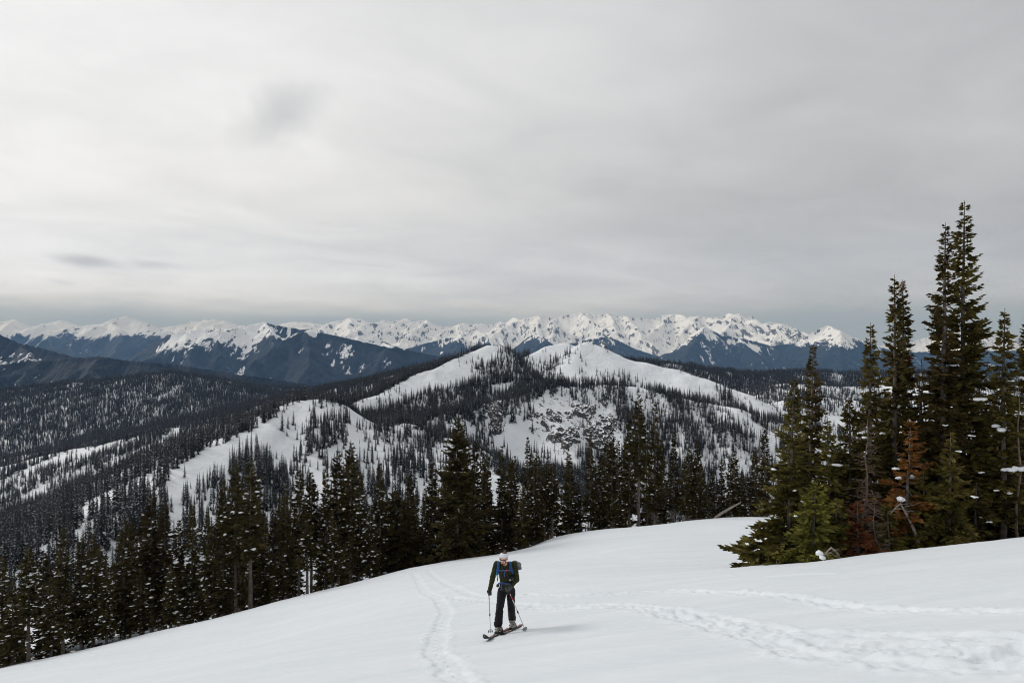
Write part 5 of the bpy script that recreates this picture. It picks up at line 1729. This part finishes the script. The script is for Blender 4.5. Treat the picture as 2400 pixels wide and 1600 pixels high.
def boot(base, d, s, nrm, shin):
    an = base + nrm * 0.115 - d * 0.05
    up_ = (shin - an); up_ /= np.linalg.norm(up_)
    pcs = [capsule(base + d * 0.11 + nrm * 0.055, base - d * 0.10 + nrm * 0.06, 0.045, 0.05), capsule(base - d * 0.07 + nrm * 0.07, an + up_ * 0.14, 0.055, 0.062), capsule(base + d * 0.05 + nrm * 0.075, an + up_ * 0.06, 0.045, 0.055)]
    b_ = blob('boot', pcs, 0.010, [M_BOOT], person, ORG, 2)
    rot = Matrix((tuple(d), tuple(s), tuple(nrm))).transposed().to_4x4()
    part('sole', [boxp(base + nrm * 0.018 + d * 0.0, 0.29, 0.085, 0.03, rot)], [M_RUBBER], b_, ORG, False)
    part('buckle', [capsule(base + d * 0.06 + nrm * 0.10 - s * 0.05, base + d * 0.06 + nrm * 0.10 + s * 0.05, 0.012, 0.012), capsule(an + up_ * 0.07 + d * 0.058 - s * 0.05, an + up_ * 0.07 + d * 0.058 + s * 0.05, 0.012, 0.012)], [M_BLACK], b_, ORG)


boot(bA, dA, sA, nA, J['kL'])
boot(bB, dB, sB, nB, J['kR'])

# poles
tipL = hit(1149.8, 1480)
tipR = hit(1233.5, 1480)


def pole(grip, tip, label, upper, lockmat):
    tip = np.array([tip[0], tip[1], surf(tip[0], tip[1])[2] - 0.03])
    ax = grip - tip
    L = np.linalg.norm(ax); ax /= L
    root = empty('ski_pole', tuple(tip))
    tag(root, label, 'ski pole', 'pair of ski poles')
    top = grip + ax * 0.07
    part('grip', [capsule(grip - ax * 0.09, top, 0.015, 0.017), ellipsoid(top + ax * 0.012, (0.022, 0.022, 0.016))], [M_RUBBER], root, tip)
    part('upper_shaft', [tube([grip - ax * 0.08, tip + ax * L * 0.47], [0.0095, 0.0095], 8)], [upper], root, tip)
    part('lower_shaft', [tube([tip + ax * L * 0.49, tip + ax * 0.05, tip], [0.0075, 0.0072, 0.003], 8)], [M_ALU], root, tip)
    part('clamp', [capsule(tip + ax * (L * 0.46), tip + ax * (L * 0.50), 0.016, 0.016)], [lockmat], root, tip)
    part('stripe', [tube([grip - ax * 0.13, grip - ax * 0.24], [0.0102, 0.0102], 8)], [M_RED], root, tip)
    # basket: a ring with spokes
    q = Vector(ax).to_track_quat('Z', 'Y').to_matrix()
    c = tip + ax * 0.085
    an = np.linspace(0, 2 * np.pi, 17)
    ring = np.stack([np.cos(an) * 0.048, np.sin(an) * 0.048, an * 0], -1) @ np.array(q).T + c
    pcs = [tube(ring, [0.0075] * 17, 6, False)]
    for a_ in np.linspace(0, 2 * np.pi, 5)[:-1]:
        e_ = np.array([math.cos(a_) * 0.046, math.sin(a_) * 0.046, 0]) @ np.array(q).T + c
        pcs.append(tube([c, e_], [0.006, 0.006], 5))
    part('basket', pcs, [M_RUBBER], root, tip)


gl = glove(J['hL'] + (J['eL'] - J['hL']) * 0.12, J['hL'] - J['eL'], J['hL'] - tipL, [M_GLOVE], 1)
gr = glove(J['hR'] + (J['eR'] - J['hR']) * 0.12, J['hR'] - J['eR'], J['hR'] - tipR, [M_GLOVE2], -1)
pole(gl, tipL, 'upright ski pole held at arm length beside the leading ski', M_ALU, M_RED)
pole(gr, tipR, 'slanted ski pole with white upper shaft held before the hip', M_WHITEPOLE, M_BLACK)

# rucksack: the bag behind the back, webbing over the shoulders and round the hips
bagc = 0.5 * (J['chest'] + J['belly']) + np.array([0.07, 0.24, -0.03])
pack = empty('backpack', tuple(ORG + np.array([0, 0.25, 0.85])))
PO = np.array(pack.location)
tag(pack, 'grey backpack with blue shoulder straps worn by the skier', 'backpack')
blob('bag', [ellipsoid(bagc, (0.13, 0.11, 0.22)), capsule(bagc + np.array([0.0, -0.03, 0.10]), bagc + np.array([0, -0.02, -0.13]), 0.115, 0.11), capsule(P(1207, 1320, Yb + 0.08), P(1210, 1332, Yb + 0.10), 0.075, 0.06)], 0.016, [M_PACK], pack, PO, 3, 0.012, 7)
blob('stuffed_jacket', [ellipsoid(P(1215, 1325, Yb + 0.12), (0.062, 0.07, 0.085)), ellipsoid(P(1218, 1329, Yb + 0.10), (0.045, 0.05, 0.055)), ellipsoid(P(1209, 1319, Yb + 0.12), (0.06, 0.07, 0.05))], 0.010, [M_PACK], pack, PO, 1, 0.018, 8)


def onto(pts, lift=0.0):
    return np.array(pts) + np.array([0, -lift, 0])


wx_ = np.array([1.0, 0, 0])
part('shoulder_strap', [ribbon(onto([P(1172, 1317, Yb - 0.12), P(1169.5, 1315.5, Yb - 0.24), P(1168, 1319, Yb - 0.35), P(1168, 1328, Yb - 0.405), P(1166.5, 1338, Yb - 0.40), P(1165, 1346, Yb - 0.34)]), 0.060, 0.018, wx_)], [M_BLUE], pack, PO)
part('shoulder_strap', [ribbon(onto([P(1194, 1317, Yb - 0.08), P(1195, 1315.5, Yb - 0.19), P(1196, 1319, Yb - 0.31), P(1196.5, 1328, Yb - 0.375), P(1198.5, 1337, Yb - 0.37), P(1201.5, 1344, Yb - 0.30)]), 0.062, 0.018, wx_)], [M_BLUE], pack, PO)
part('strap_tail', [ribbon([P(1166, 1340, Yb - 0.39), P(1163, 1347, Yb - 0.39), P(1160.8, 1352, Yb - 0.385)], 0.022, 0.006, wx_)], [M_TEAL], pack, PO)
part('strap_tail', [ribbon([P(1167.5, 1343, Yb - 0.39), P(1166.5, 1352, Yb - 0.39), P(1165.7, 1361, Yb - 0.38)], 0.018, 0.006, wx_)], [M_PANT], pack, PO)
part('sternum_strap', [ribbon([P(1168, 1336, Yb - 0.415), P(1177, 1336, Yb - 0.440), P(1188, 1336, Yb - 0.430), P(1198, 1335, Yb - 0.385)], 0.022, 0.008, (0, 0, 1))], [M_LBLUE], pack, PO)
part('red_buckle', [ellipsoid(P(1186.5, 1336.3, Yb - 0.445), (0.024, 0.012, 0.018))], [M_RED], pack, PO)
part('strap_tail', [ribbon([P(1182, 1338, Yb - 0.44), P(1182.6, 1345, Yb - 0.435), P(1183, 1351.5, Yb - 0.41)], 0.018, 0.006, wx_)], [M_LBLUE], pack, PO)
part('hip_belt', [ribbon([P(1168, 1368, Yb - 0.02), P(1170, 1366, Yb - 0.12), P(1176, 1365, Yb - 0.215), P(1187, 1367, Yb - 0.245), P(1197, 1367, Yb - 0.215), P(1204, 1367, Yb - 0.12), P(1206, 1368, Yb - 0.02)], 0.034, 0.016, (0, 0, 1))], [M_LBLUE], pack, PO)
part('belt_tail', [ribbon([P(1176.5, 1365, Yb - 0.235), P(1175.6, 1374, Yb - 0.225), P(1174.6, 1383, Yb - 0.205)], 0.030, 0.006, wx_)], [M_LBLUE], pack, PO)
part('hip_pocket', [ellipsoid(P(1166.5, 1371.5, Yb - 0.03), (0.034, 0.05, 0.035))], [M_BLACK], pack, PO)

# small camera on a diagonal strap
cc = P(1198.5, 1355.5, Yb - 0.36)
camt = empty('chest_camera', tuple(cc - np.array([0, 0, 0.045])))
CO = np.array(camt.location)
tag(camt, 'small black camera hanging on the skier belly from a strap', 'camera')
part('body', [boxp(cc, 0.115, 0.06, 0.075), boxp(cc + np.array([0, 0, 0.045]), 0.04, 0.05, 0.02)], [M_BLACK], camt, CO, False)
part('lens', [tube([cc + np.array([-0.012, -0.02, -0.003]), cc + np.array([-0.018, -0.085, -0.006])], [0.032, 0.030], 14)], [M_BLACK], camt, CO)
part('lens_ring', [ellipsoid(cc + np.array([-0.028, -0.088, 0.004]), (0.016, 0.004, 0.018))], [M_ALU], camt, CO)
part('strap', [ribbon([P(1172, 1318, Yb - 0.30), P(1177, 1330, Yb - 0.430), P(1184, 1340, Yb - 0.425), P(1191, 1350, Yb - 0.40), P(1195.5, 1354, Yb - 0.37)], 0.020, 0.006, wx_)], [M_BLACK], camt, CO)
